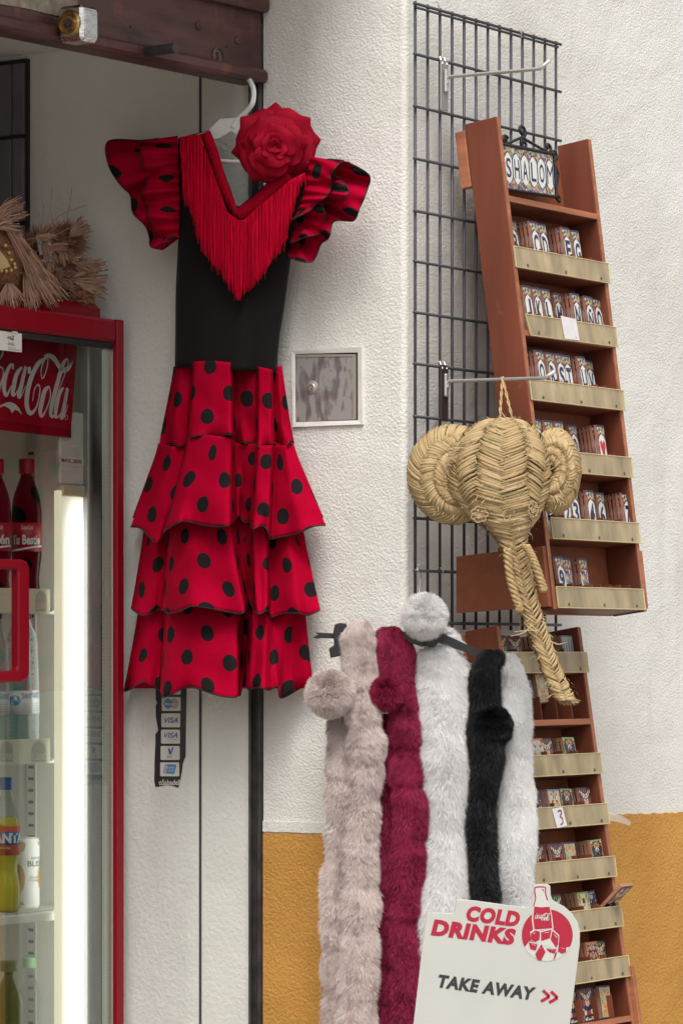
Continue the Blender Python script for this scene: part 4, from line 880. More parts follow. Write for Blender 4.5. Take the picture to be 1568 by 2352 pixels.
for aa in (a_k+.004, AF-st_w-.006):
    for z in np.arange(ZB+.05, zT-rail_h-.05, .0075): mb.box(W(aa-.0006, BF-.01365, z), dv*.0012, nv*.0001, uv_*.0035)
build('gasket_stitching', mb, M_BLACK, gk)
# handle
def hp(px, py): return fb(px, py, BF+.045)
hb = [(-70, 1283), (52, 1285), (64, 1291), (69, 1304), (69, 1545), (64, 1560), (50, 1567), (-70, 1571), (-70, 1546), (38, 1541), (43, 1535), (43, 1313), (38, 1308), (-70, 1305)]
mb = MB(); mb.prism([hp(*q_) for q_ in hb], -nv*.02); hdl = build('handle', mb, M_FRED, fr); bv = hdl.modifiers.new('round', 'BEVEL'); bv.width = .0045; bv.segments = 3
for y in (1294, 1558):
    p = hp(-66, y)-nv*.012; mb = MB(); mb.tube([p, p-nv*.05], .011, 8); build('handle_post', mb, M_FRED, fr)
# header sign with script lettering
M_SIGN = mat('sign_red', (.30, .002, .014), .35); M_SCRIPT = mat('sign_white', (.62, .60, .58), .4); DS = .055
def hz(x, y, dep=DS): return fp(x*.2229, 690+y*.2229, dep)
mb = MB(); mb.prism([hz(x, y) for x, y in [(-900, 130), (800, 385), (800, 440), (735, 1290), (735, 1415), (-900, 1235)]], -nv*.006); sgn = build('header_sign', mb, M_SIGN, fr)
mb = MB(); mb.prism([hz(x, y, DS-.001) for x, y in [(-900, 1110), (735, 1330), (735, 1410), (-900, 1230)]], -nv*.0008); build('header_lip', mb, M_FRED, sgn)
LOGO = [[(470, 590, 16), (395, 650, 40), (335, 760, 48), (292, 900, 54), (274, 1040, 54), (288, 1130, 50), (322, 1160, 34), (370, 1110, 20), (402, 1000, 15), (412, 905, 15), (392, 866, 13), (355, 920, 11), (336, 1035, 7)],
        [(430, 800, 10), (424, 720, 12), (448, 630, 14), (482, 586, 16), (494, 620, 13), (478, 715, 12), (448, 792, 12), (430, 800, 10)], [(455, 575, 12), (500, 566, 34), (560, 602, 48), (608, 675, 44), (650, 718, 42), (700, 700, 38), (735, 655, 22), (752, 618, 6)],
        [(508, 884, 14), (462, 930, 42), (432, 1040, 52), (414, 1150, 46), (438, 1188, 24), (486, 1100, 14), (520, 985, 14), (508, 886, 14)],
        [(690, 596, 14), (645, 668, 44), (595, 840, 48), (550, 1010, 48), (522, 1150, 44), (542, 1200, 22), (580, 1140, 9)], [(690, 596, 12), (702, 640, 14), (668, 760, 10), (600, 935, 7)],
        [(655, 896, 18), (612, 960, 42), (582, 1080, 50), (572, 1185, 40), (600, 1196, 14), (642, 1120, 12), (688, 925, 20)], [(695, 905, 34), (655, 1120, 48), (630, 1205, 38), (662, 1190, 14), (702, 1070, 7)],
        [(228, 686, 18), (172, 760, 42), (138, 900, 50), (132, 965, 38), (165, 958, 14), (212, 850, 12), (258, 690, 22)], [(265, 680, 34), (218, 880, 48), (192, 985, 40), (222, 975, 14), (264, 880, 7)],
        [(130, 705, 24), (136, 662, 16), (98, 680, 30), (52, 800, 46), (42, 915, 46), (66, 978, 28), (108, 900, 12), (142, 835, 7)], [(22, 690, 14), (36, 745, 14), (14, 840, 18), (-30, 950, 40), (-70, 985, 20), (-80, 800, 46), (-20, 690, 16), (22, 690, 14)],
        [(286, 718, 52), (318, 718, 52)], [(0, 610, 6), (20, 560, 24), (34, 520, 16)]]
def logo(fn, nrm, sx, m, parent, dx=0):
    mb = MB()
    for st in LOGO:
        P_ = catmull(st, max(8, len(st)*5)) if len(st) > 2 else np.array(st, float)
        mb.ribbon([(fn(x, y), w*sx) for x, y, w in P_], nrm)
    return build('script_lettering', mb, m, parent)
unit = (hz(100, 0)-hz(0, 0)).length/100
vunit = (hz(0, 100)-hz(0, 0)).length/100
logo(lambda x, y: hz(x, y, DS-.002), nv, unit*.85, M_SCRIPT, sgn)
mb = MB(); mb.prism([hz(x, y, DS-.002) for x, y in [(-60, 1130), (10, 1078), (60, 1052), (110, 1046), (160, 1068), (200, 1115), (228, 1178), (180, 1132), (150, 1128), (126, 1162), (95, 1112), (40, 1086)]], -nv*.0001); build('script_lettering', mb, M_SCRIPT, sgn)
mb = MB(); mb.tube([hz(684+14*math.cos(t), 1205+24*math.sin(t), DS-.002) for t in np.linspace(0, 6.283, 16)], .0005, 4); build('lettering', mb, M_SCRIPT, sgn)
# lamp
zl0, zl1 = fp(160, 2335, .07).z, fp(160, 1140, .07).z
al0, al1 = fab(136, 1700, .066)[0], fab(196, 1700, .066)[0]
m = bpy.data.materials.new('lit_diffuser'); m.use_nodes = True; n_, l_, p_ = nodes(m); at_ = n_.new('ShaderNodeAttribute'); at_.attribute_name = 'glow'; rr = n_.new('ShaderNodeValToRGB'); l_.new(at_.outputs['Fac'], rr.inputs[0])
rr.color_ramp.elements[0].color = (1, .86, .55, 1); rr.color_ramp.elements[1].color = (1, .98, .92, 1); rr.color_ramp.elements[1].position = .6; l_.new(rr.outputs[0], p_.inputs['Emission Color'])
mm = n_.new('ShaderNodeMath'); mm.operation = 'MULTIPLY_ADD'; mm.inputs[1].default_value = 3.6; mm.inputs[2].default_value = .35; pw = n_.new('ShaderNodeMath'); pw.operation = 'POWER'; pw.inputs[1].default_value = 1.6
l_.new(at_.outputs['Fac'], pw.inputs[0]); l_.new(pw.outputs[0], mm.inputs[0]); l_.new(mm.outputs[0], p_.inputs['Emission Strength'])
cols_ = np.linspace(0, 1, 15); zz = [zl0-.25, zl0, zl1-.10, zl1-.05, zl1-.012, zl1-.001]; vs_ = []; gl_ = []; tr_ = []
for i, z in enumerate(zz):
    for t in cols_:
        q = W(lerp(al0, al1, t), BF-.0662+.009*math.sin(math.pi*t)**.6, z); vs_.append(q[:]); gl_.append(min(1, max(0, (t+.02)/.42))*min(1, (1.03-t)/.12)*(1, 1, 1, .8, .45, .25)[i])
for i in range(len(zz)-1):
    for j in range(14): b_ = i*15+j; tr_ += [(b_, b_+1, b_+16), (b_, b_+16, b_+15)]
np_mesh('lamp_cover', vs_, tr_, m, fr, {'glow': gl_}, True)
fbox('lamp_rim', al0-.008, al0-.0006, .0585, .0735, zl0-.25, zl1+.01, emis('lit_cream_edge', (1, .9, .6), .55), .001); mat('cream_plastic', (.6, .56, .4), .5)
fbox('lamp_end_cap', al0, al1, .056, .0735, zl1+.0005, zl1+.022, MATS['cream_plastic'], .003)
fbox('lamp_holder', al0-.004, al1+.0, .06, .0735, zl1+.023, zl1+.17, M_LINER, .003)
lab = [fp(x, y, .0585) for x, y in [(136, 1046), (192, 1051), (192, 1073), (136, 1066)]]
mb = MB(); mb.prism(lab, -nv*.0004); lb = build('rating_label', mb, M_CARD, fr)
mb = MB(); text_map(mb, 'MAX. 30W', lambda x, y: lerp(lerp(lab[3], lab[2], .08+.84*x), lerp(lab[0], lab[1], .08+.84*x), .28+.46*y)+nv*.0007, .02); build('lettering', mb, M_BLACK, lb)
# white notice on the glass, without its code
nt = [(0, 759), (28, 763), (28, 760), (40, 761), (41, 765), (50, 766), (50, 809), (-30, 800), (-30, 756)]
mb = MB(); mb.prism([fb(x, y, BF-.0085) for x, y in nt], -nv*.0006); nto = tag(build('door_notice', mb, M_CARD, None), 'small white notice stuck inside the top corner of the fridge glass', 'sticker')
def ntp(x, y): return fb(18+(x-0)*.016*1.0, 764+y*.012+4, BF-.0078)
mb = MB()
for st in LOGO: mb.ribbon([(fb(18+(x+60)*.0185, 770+(y-560)*.018, BF-.0078), max(w, 16)*.0000185) for x, y, w in (catmull(st, 16) if len(st) > 2 else st)], nv)
build('script_lettering', mb, M_BLACK, nto)
for s_, x0, y0, x1, y1 in (('Este equipo es propiedad de', 18, 762.5, 38, 765), ('SERVICE', 19, 785, 33, 788), ('PARTNERS', 19, 789, 33, 792), ('Para alguna consulta', 19, 796, 36, 799), ('llama al servicio tecnico', 19, 800, 48, 803)):
    mb = MB(); text_map(mb, s_, lambda x, y: fb(lerp(x0, x1, x), lerp(y1, y0, y)+x*2.5, BF-.0078), .0); build('lettering', mb, M_BLACK, nto)
# shelves with price strips
M_STRIPP = mat('price_strip', (.66, .64, .5), .35); M_STRIPG = mat('price_strip_grey', (.40, .40, .34), .4)
DSH = .085
def shelf(y_bot, strip_h_px, label_y, tag_list):
    z0 = fp(60, y_bot, DSH).z; a1 = a_in-.003; a0 = AL+.052
    mb = MB()
    for k in np.linspace(a0, a1, 22): mb.tube([W(k, BF-DSH-.004, z0+.006), W(k, BF-.49, z0+.006)], .0022, 5)
    for d_ in (DSH+.006, .3, .485): mb.tube([W(a0, BF-d_, z0+.0025), W(a1, BF-d_, z0+.0025)], .003, 6)
    o = build('wire_shelf', mb, M_LINER, fr)
    if strip_h_px:
        ae = fab(115, y_bot, DSH-.002)[0]; zt = fp(60, y_bot-strip_h_px, DSH).z
        mb = MB(); mb.bbox(W(a0, BF-DSH, z0), dv*(ae-a0), nv*.0025, uv_*(zt-z0), .001); s_ = build('price_strip', mb, M_STRIPP, o)
        for x0, x1, txt in tag_list:
            yb, yt = y_bot-6, y_bot-strip_h_px+5; f_ = lambda x, y: fb(x, y, BF-DSH+.0034)
            pts = [f_(x0, yb)]+[f_(lerp(x0, x1, .5)+(x1-x0)*.5*math.cos(t), lerp(yt, yb, .45)-(yb-yt)*.45*math.sin(t)) for t in np.linspace(math.pi, 0, 10)]+[f_(x1, yb)]
            mb = MB(); mb.prism(pts, -nv*.0004); tg = build('price_tag', mb, M_STRIPG, o)
            mb = MB(); text_map(mb, txt, lambda x, y: fb(lerp(x0+2, x1-1, x), lerp(yb-2, yb-20, y), BF-DSH+.0038), .01); build('lettering', mb, M_CARD, tg)
    return z0+.0085
zs1 = shelf(1410, 58, 0, [(82, 107, '2,00€'), (-10, 40, '')][:1]); zs2 = shelf(1756, 58, 0, [(73, 106, '1,20€'), (2, 30, '2,00€')]); zs3 = shelf(2106, 0, 0, []); zs4 = shelf(2480, 58, 0, [])
fbox('shelf_front_bar', AL+.052, a_in-.003, DSH-.004, DSH, zs3-.022, zs3-.004, M_LINER, .003)
# slotted shelf support on the inner side wall
bs_ = ab(fa(72, 1850, a_in-.004))[1]
mb = MB(); mb.bbox(W(a_in-.005, bs_-.013, .45), dv*.0045, nv*.026, uv_*(zT-.2-.45), .001); ss = build('slotted_upright', mb, mat('steel_upright', (.5, .5, .46), .35, .5), fr)
mb = MB()
for z in np.arange(.7, zT-.25, .024): mb.box(W(a_in-.0054, bs_-.007, z), dv*.0005, nv*.014, uv_*.006)
build('slot', mb, M_BLACK, ss)['kind'] = 'stuff'

# ---------------------------------------------------------------- drinks
def liquid(name, col, rough=.06, trans=.0, alpha_mix=.0):
    m = mat(name, col, rough, spec=.6, coat=.4); p = m.node_tree.nodes['Principled BSDF']; p.inputs['Transmission Weight'].default_value = trans; p.inputs['IOR'].default_value = 1.33; return m
def clear(name, tint, mixf=.35, base=(.7, .72, .7)):
    m = bpy.data.materials.new(name); m.use_nodes = True; n, l, p = nodes(m); p.inputs['Base Color'].default_value = (*base, 1); p.inputs['Roughness'].default_value = .12; p.inputs['Specular IOR Level'].default_value = .9
    t = n.new('ShaderNodeBsdfTransparent'); t.inputs[0].default_value = (*tint, 1); lw_ = n.new('ShaderNodeLayerWeight'); lw_.inputs[0].default_value = mixf
    x = n.new('ShaderNodeMixShader'); l.new(lw_.outputs['Facing'], x.inputs[0]); l.new(t.outputs[0], x.inputs[1]); l.new(p.outputs[0], x.inputs[2]); l.new(x.outputs[0], n['Material Output'].inputs[0]); return m
M_COLA = liquid('cola', (.022, .006, .005), .08); M_PET = clear('clear_plastic', (.86, .89, .88), .16, (.35, .36, .35)); M_PETD = clear('cola_bottle_plastic', (.16, .10, .09), .16, (.08, .06, .06)); M_WATER = clear('water_bottle_plastic', (.74, .83, .83), .62, (.5, .58, .57)); M_FANTA = liquid('yellow_drink', (.66, .54, .012), .2); M_GREENP = clear('olive_plastic', (.5, .5, .25), .5, (.3, .3, .14))
M_CAPR = mat('red_cap', (.25, .004, .01), .35); M_CAPB = mat('blue_cap', (.03, .10, .40), .4); M_CAPD = mat('dark_blue_cap', (.015, .02, .08), .4); M_CAPO = mat('olive_cap', (.16, .17, .06), .45); M_CAPG = mat('green_cap', (.16, .34, .13), .45)
M_LABR = mat('red_label', (.30, .004, .014), .4); M_LABW = mat('white_label', (.66, .68, .68), .45); M_LABO = mat('orange_label', (.55, .06, .02), .4)
def bottle(name, label, cat, px, ybase, ytop, rpx, dep, prof, mats, mis, z0=None, group=None):
    """prof: (radius, height) as fractions; stands on its shelf"""
    q = fp(px, ybase, dep); c = V((q.x, q.y, z0 if z0 is not None else q.z)); k = q.y/F; H_ = fp(px, ytop, dep).z-c.z; r_ = rpx*k
    t = thing(name, label, cat, c, group)
    return t, c, r_, H_
def lathe_part(t, name, c, r_, H_, prof, m, n=32, smooth=True):
    mb = MB(); mb.lathe(c, [(a*r_, b*H_) for a, b in prof], n); return build(name, mb, m, t, smooth=smooth)
def wrap(mb, s, c, r_, z0, z1, a0_, a1_, offset=.01):
    """lettering bent round a bottle; angles from the viewer's direction, left to right"""
    toc = V((EY.x-c.x, EY.y-c.y, 0)).normalized(); rt = V((-toc.y, toc.x, 0))
    rt = rt if rt.x > 0 else -rt
    def f(x, y): an = lerp(a0_, a1_, x); return V((c.x, c.y, 0))+(toc*math.cos(an)+rt*math.sin(an))*r_+uv_*lerp(z0, z1, y)
    text_map(mb, s, f, offset)
def smoothp(p, n=40): return [tuple(x) for x in catmull(p, n)]
body_c = [(.8, 0), (.95, .015), (.98, .06), (.86, .16), (.84, .22), (.95, .32), (1.0, .38), (1.0, .60), (.98, .66), (.88, .74), (.66, .81), (.44, .87), (.38, .89), (.37, .91)]
def cola(px, dep, word, label):
    t, c, r_, H_ = bottle('cola_bottle', label, 'bottle', px, 1398, 1054, 35, dep, None, None, None, zs1, 'cola bottles on the upper fridge shelf')
    lathe_part(t, 'liquid', c, r_*.97, H_, smoothp([p for p in body_c if p[1] < .72]+[(.9, .725), (.6, .727)], 44), M_COLA); lathe_part(t, 'bottle_body', c, r_, H_, smoothp(body_c, 50), M_PETD)
    lathe_part(t, 'cap', c, r_, H_, [(.44, .90), (.52, .902), (.52, .99), (.48, 1.0)], M_CAPR, 24, False)
    lathe_part(t, 'neck_ring', c, r_, H_, [(.40, .885), (.44, .89), (.40, .9)], M_PET, 24)
    lo = lathe_part(t, 'label', c, r_*1.012, H_, [(1.0, .385), (1.0, .575)], M_LABR)
    mb = MB(); wrap(mb, word, c, r_*1.02, c.z+H_*.43, c.z+H_*.495, -1.05, 1.0, .03); build('lettering', mb, M_LABW, lo)
    mb = MB(); wrap(mb, 'Coca-Cola', c, r_*1.02, c.z+H_*.53, c.z+H_*.56, -.35, .45, .0); build('lettering', mb, M_LABW, lo)
    toc = V((EY.x-c.x, EY.y-c.y, 0)).normalized(); rt = V((-toc.y, toc.x, 0)); rt = rt if rt.x > 0 else -rt
    mb = MB(); mb.grid([[c+(toc*math.cos(a)+rt*math.sin(a))*r_*1.02+uv_*(H_*(.385+.03*(.5-.5*math.cos((a+1.2)*1.3))+h*.012)) for a in np.linspace(-1.3, 1.3, 16)] for h in (0, 1)]); build('label_wave', mb, M_LABW, lo)
cola(61, .128, 'Tu Bestie', 'cola bottle reading Tu Bestie on the upper fridge shelf'); cola(-9, .128, 'Rubén', 'cola bottle with a cut off name at the left edge of the fridge')
wb = [(.85, 0), (.97, .02)]
for i in range(9): wb += [(.99, .04+i*.028), (.92, .054+i*.028)]
wb += [(.97, .30), (.97, .47), (.95, .49)]
for i in range(11): wb += [(1.0-.012*i, .50+i*.03), (.93-.012*i, .515+i*.03)]
wb += [(.7, .86), (.46, .91), (.38, .93), (.37, .95)]
def water(px, dep, label):
    t, c, r_, H_ = bottle('water_bottle', label, 'bottle', px, 1742, 1406, 33, dep, None, None, None, zs2, 'water bottles on the middle fridge shelf')
    lathe_part(t, 'bottle_body', c, r_, H_, wb, M_WATER); lathe_part(t, 'cap', c, r_, H_, [(.40, .952), (.46, .954), (.46, .995), (.42, 1.0)], M_CAPD, 24, False)
    lo = lathe_part(t, 'label', c, r_*1.012, H_, [(.975, .305), (.975, .465)], M_LABW)
    toc = V((EY.x-c.x, EY.y-c.y, 0)).normalized(); rt = V((-toc.y, toc.x, 0)); rt = rt if rt.x > 0 else -rt
    mb = MB(); mb.prism([c+(toc*math.cos(-.25+.42*math.cos(t_))+rt*math.sin(-.25+.42*math.cos(t_)))*r_*1.0+uv_*(H_*(.40+.035*math.sin(t_))) for t_ in np.linspace(0, 6.283, 18, False)], toc*.0001); build('emblem', mb, M_MBLUE, lo)
    mb = MB(); wrap(mb, 'ona', c, r_*1.012, c.z+H_*.392, c.z+H_*.412, -.5, .02, .0); build('lettering', mb, M_LABW, lo)
    mb = MB(); wrap(mb, 'SANT', c, r_*1.012, c.z+H_*.41, c.z+H_*.45, .25, 1.2, .0); wrap(mb, 'SANT', c, r_*1.012, c.z+H_*.41, c.z+H_*.45, -1.4, -.7, .0)
    for q_ in range(4): wrap(mb, 'agua mineral natural', c, r_*1.012, c.z+H_*(.325+.016*q_), c.z+H_*(.333+.016*q_), .3, 1.1, .0)
    build('lettering', mb, M_BLUE, lo)
water(-10, .125, 'clear water bottle half cut off at the left edge of the fridge'); water(42, .125, 'clear ribbed water bottle behind the red fridge handle'); water(58, .175, 'clear water bottle at the back of the middle fridge shelf')
fa_ = [(.7, 0), (.92, .02), (1.0, .08), (1.02, .16), (.92, .24), (.8, .30), (.84, .36), (.97, .42), (.98, .60), (.95, .64), (.8, .72), (.5, .82), (.33, .875), (.32, .9)]
t, c, r_, H_ = bottle('orange_soda_bottle', 'yellow orange soda bottle with blue cap on the third fridge shelf', 'bottle', 14, 2076, 1786, 33, .13, None, None, None, zs3)
lathe_part(t, 'liquid', c, r_*.97, H_, smoothp([p for p in fa_ if p[1] < .7]+[(.8, .70), (.4, .702)], 44), M_FANTA); lathe_part(t, 'bottle_body', c, r_, H_, smoothp(fa_, 50), M_PET); lathe_part(t, 'cap', c, r_, H_, [(.36, .905), (.44, .907), (.44, .99), (.40, 1.0)], M_CAPB, 24, False)
lo = lathe_part(t, 'label', c, r_*1.01, H_, [(.985, .425), (.985, .64)], M_LABO); lo2 = lathe_part(t, 'label_panel', c, r_*1.018, H_, [(.985, .50), (.985, .60)], M_BLUE)
mb = MB(); wrap(mb, 'FANTA', c, r_*1.026, c.z+H_*.515, c.z+H_*.59, -1.2, 1.5, .05); build('lettering', mb, M_LABW, lo)
mb = MB(); wrap(mb, 'naranja', c, r_*1.02, c.z+H_*.468, c.z+H_*.488, -.6, .3, .0); build('lettering', mb, M_LABW, lo)
t, c, r_, H_ = bottle('tonic_can', 'tall white tonic can with yellow dots on the third fridge shelf', 'can', 62, 2072, 1925, 29, .16, None, None, None, zs3)
lathe_part(t, 'can_body', c, r_, H_, [(.8, 0), (.92, .015), (1, .05), (1, .95), (.93, .98), (.9, 1.0), (.86, .985)], M_LABW); lathe_part(t, 'rim', c, r_, H_, [(.9, .998), (.93, 1.006), (.88, 1.01)], M_CLIP)
toc = V((EY.x-c.x, EY.y-c.y, 0)).normalized(); rt = V((-toc.y, toc.x, 0)); rt = rt if rt.x > 0 else -rt
M_DOTY = mat('mustard_print', (.48, .27, .03), .4)
for a_, h_, ra, rh in ((-.7, .42, .55, .21), (1.35, .45, .35, .17), (-.6, .9, .5, .1), (1.3, .95, .3, .06), (-.5, .05, .3, .05)):
    mb = MB(); mb.add([], []); mb.grid([[c+(toc*math.cos(a_+ra*g_*math.cos(q_))+rt*math.sin(a_+ra*g_*math.cos(q_)))*r_*1.02+uv_*(H_*min(.95, max(.05, h_+rh*g_*math.sin(q_)))) for q_ in np.linspace(0, 6.283, 20, False)] for g_ in (.02, .35, .7, 1)], closed=True); build('dot_print', mb, M_DOTY, t)
mb = MB(); wrap(mb, 'BLISS', c, r_*1.012, c.z+H_*.60, c.z+H_*.68, .05, 1.5, .01); wrap(mb, 'ROYAL', c, r_*1.012, c.z+H_*.70, c.z+H_*.735, .35, 1.4, .0); wrap(mb, 'SIGNATURE', c, r_*1.012, c.z+H_*.43, c.z+H_*.46, .2, 1.5, .0); wrap(mb, 'TONIC', c, r_*1.012, c.z+H_*.385, c.z+H_*.415, .1, 1.1, .0); build('lettering', mb, M_BLACK, t)
for px, dep, yt, rp_, mc_, mcap, lab in ((20, .13, 2208, 33, M_GREENP, M_CAPO, 'olive tinted bottle with olive cap on the lowest fridge shelf'), (68, .165, 2200, 28, M_PET, M_CAPG, 'clear bottle with green cap on the lowest fridge shelf'), (-44, .13, 2208, 33, M_GREENP, M_CAPO, 'olive tinted bottle at the left edge of the lowest fridge shelf')):
    t, c, r_, H_ = bottle('drink_bottle', lab, 'bottle', px, 2470, yt, rp_, dep, None, None, None, zs4, 'bottles on the lowest fridge shelf')
    lathe_part(t, 'bottle_body', c, r_, H_, smoothp(fa_, 50), mc_); lathe_part(t, 'cap', c, r_, H_, [(.36, .905), (.58, .907), (.58, .99), (.54, 1.0)], mcap, 24, False)
# ---------------------------------------------------------------- fibres: fur, coir and straw
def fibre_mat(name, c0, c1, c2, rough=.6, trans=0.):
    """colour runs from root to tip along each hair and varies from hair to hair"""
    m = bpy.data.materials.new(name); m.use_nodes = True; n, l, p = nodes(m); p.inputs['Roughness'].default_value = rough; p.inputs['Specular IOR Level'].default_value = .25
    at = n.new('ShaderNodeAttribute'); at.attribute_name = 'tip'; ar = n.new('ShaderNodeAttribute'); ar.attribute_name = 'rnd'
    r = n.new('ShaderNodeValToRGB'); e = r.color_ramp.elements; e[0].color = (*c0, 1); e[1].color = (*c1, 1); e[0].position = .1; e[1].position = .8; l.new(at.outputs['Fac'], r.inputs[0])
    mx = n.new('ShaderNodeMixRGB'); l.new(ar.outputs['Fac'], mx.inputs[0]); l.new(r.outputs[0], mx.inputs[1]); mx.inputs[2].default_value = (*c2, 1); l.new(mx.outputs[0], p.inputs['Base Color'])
    if trans:
        tl = n.new('ShaderNodeBsdfTranslucent'); l.new(mx.outputs[0], tl.inputs[0]); ms = n.new('ShaderNodeMixShader'); ms.inputs[0].default_value = trans; l.new(p.outputs[0], ms.inputs[1]); l.new(tl.outputs[0], ms.inputs[2]); l.new(ms.outputs[0], n['Material Output'].inputs[0])
    return m
def hairs(name, roots, dirs, length, width, material, parent, bend=None, jit=.35, rnd_pow=2., patch=None):
    """thin tapered blades: two triangles plus a tip"""
    N = len(roots); d = dirs+rng.normal(0, jit, (N, 3)); d /= np.linalg.norm(d, axis=1)[:, None]
    ln = (length*rng.uniform(.6, 1.15, N))[:, None] if np.isscalar(length) else (length*rng.uniform(.7, 1.1, N))[:, None]
    bend = np.zeros(3) if bend is None else bend
    mid = roots+d*ln*.55; tip = roots+d*ln+bend*ln
    side = np.cross(d, np.array([0, -1, .15])+rng.normal(0, .5, (N, 3))); side /= (np.linalg.norm(side, axis=1)[:, None]+1e-9); w = (width*rng.uniform(.7, 1.3, N))[:, None]
    vs = np.stack([roots-side*w*.5, roots+side*w*.5, mid-side*w*.42, mid+side*w*.42, tip], 1).reshape(-1, 3); b = np.arange(N)[:, None]*5
    tr_ = np.concatenate([b+np.array([0, 1, 3]), b+np.array([0, 3, 2]), b+np.array([2, 3, 4])], 0)
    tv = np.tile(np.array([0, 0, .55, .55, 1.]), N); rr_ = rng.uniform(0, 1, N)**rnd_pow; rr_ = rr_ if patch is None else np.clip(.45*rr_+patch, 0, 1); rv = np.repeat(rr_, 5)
    o = np_mesh(name, vs, tr_, material, parent, {'tip': tv, 'rnd': rv}); o['kind'] = 'stuff'; return o
class Tube:
    """body of changing width along a hanging line; rows: px, py, half width in pixels"""
    def __init__(s, rows, y, flat=.7, n=60, lump=.05, seed=1, m=28, pinch=()):
        C = catmull(rows, n); s.n, s.m = n, m; r = random.Random(seed); k = y/F; s.c = np.array([fy(a, b, y)[:] for a, b, _ in C]); ph = [r.uniform(0, 6) for _ in range(6)]; k_ = np.linspace(0, 1, n); s.c[:, 0] += k*(4*np.sin(k_*9+ph[4])+3*np.sin(k_*21+ph[5]))*np.minimum(1, k_*6); s.c[:, 1] += .008*np.sin(k_*14+ph[2])
        th = np.linspace(0, 2*np.pi, m, endpoint=False); s.th = th; P = np.zeros((n, m, 3))
        for i in range(n):
            R_ = C[i][2]*k*(1+lump*math.sin(i*.31+ph[0]+2*math.sin(i*.11))+lump*.8*math.sin(i*.83+ph[1]+3*math.sin(i*.17)))
            for pp in pinch: pw_ = .03+.13*abs(math.sin(pp*1.7))**2; R_ *= 1-pw_*math.exp(-((C[i][1]-pp)/14)**2)+.35*pw_*math.exp(-((C[i][1]-pp-38)/30)**2)
            f = 1+lump*np.sin(2*th+i*.31+ph[2])+lump*np.sin(3*th-i*.47+ph[3])+1.3*lump*np.sin(th*2+i*.13+ph[4])*np.sin(i*.21+ph[5])
            P[i, :, 0] = s.c[i][0]+np.sin(th)*R_*f; P[i, :, 1] = s.c[i][1]-np.cos(th)*R_*flat*f; P[i, :, 2] = s.c[i][2]
        s.P = P
    def mesh(s, name, m, parent):
        mb = MB(); mb.grid([[V(q) for q in row] for row in s.P], closed=True); mb.f.append(tuple(range(s.m))); mb.m.append(0); o_ = (s.n-1)*s.m; mb.f.append(tuple(range(o_+s.m-1, o_-1, -1))); mb.m.append(0)
        return build(name, mb, m, parent, smooth=True)
    def sample(s, N, front=True):
        w = np.linalg.norm(s.P[:, 0]-s.P[:, s.m//2], axis=1); w = w/w.sum(); i = rng.choice(s.n-1, N, p=w[:-1]/w[:-1].sum()); fi = rng.random(N)
        th = rng.normal(0, 1.05, N) if front else rng.uniform(-np.pi, np.pi, N); q = (th % (2*np.pi))/(2*np.pi)*s.m; j = q.astype(int) % s.m; fj = q-np.floor(q); j2 = (j+1) % s.m
        a = s.P[i, j]*(1-fj)[:, None]+s.P[i, j2]*fj[:, None]; b = s.P[i+1, j]*(1-fj)[:, None]+s.P[i+1, j2]*fj[:, None]; p = a*(1-fi)[:, None]+b*fi[:, None]
        nn = p-(s.c[i]*(1-fi)[:, None]+s.c[i+1]*fi[:, None]); nn[:, 2] *= .4; nn /= np.linalg.norm(nn, axis=1)[:, None]+1e-9
        return p, nn
def fur(tube, parent, m_base, m_hair, N, length=.016, width=.00095, down=.7, cl=.5, jit=.34):
    tube.mesh('hide', m_base, parent); p, nn = tube.sample(int(N*1.35))
    q1, q2 = rng.uniform(0, 6, 2); wx, wz = p[:, 0]+.012*np.sin(p[:, 2]*37+q1), p[:, 2]+.012*np.sin(p[:, 0]*41+q2)
    fld = np.stack([np.sin(wz*44+wx*31+q1)+.7*np.sin(wz*97-wx*70), .5*np.sin(wz*47-wx*52+q2), .8*np.sin(wz*63+wx*57+q2)+.5*np.sin(wx*120+wz*31)], 1)
    d = nn*.8+np.array([0, 0, -down])+fld*cl*.5; pf = np.sin(p[:, 0]*210+3*np.sin(p[:, 2]*90))*np.sin(p[:, 2]*170+2*np.sin(p[:, 0]*130))+.7*np.sin(p[:, 0]*95+p[:, 2]*60)*np.sin(p[:, 2]*75-p[:, 0]*40)
    hairs('fur', p-nn*.001, d, length, width, m_hair, parent, np.array([0, 0, -.25]), jit, patch=np.clip(pf*.55, 0, .8))
def ball(c, r, parent, m_base, m_hair, N, length, width=.0011, name='pompom'):
    mb = MB(); mb.grid([[c+V((r*math.sin(a)*math.sin(t), -r*math.sin(a)*math.cos(t), r*math.cos(a))) for t in np.linspace(0, 2*math.pi, 20, False)] for a in np.linspace(.02, math.pi-.02, 12)], closed=True); core = build(name, mb, m_base, parent, smooth=True)
    u = rng.normal(0, 1, (N, 3)); u[:, 1] = -np.abs(u[:, 1])*1.0; u /= np.linalg.norm(u, axis=1)[:, None]; p = np.array(c)+u*r
    fld = np.stack([np.sin(u[:, 2]*9+u[:, 0]*7), np.sin(u[:, 2]*6-u[:, 0]*8+1), np.sin(u[:, 2]*11+2)], 1); hairs('fur', p, u+fld*.3, length, width, m_hair, core, np.array([0, 0, -.2]), .28)

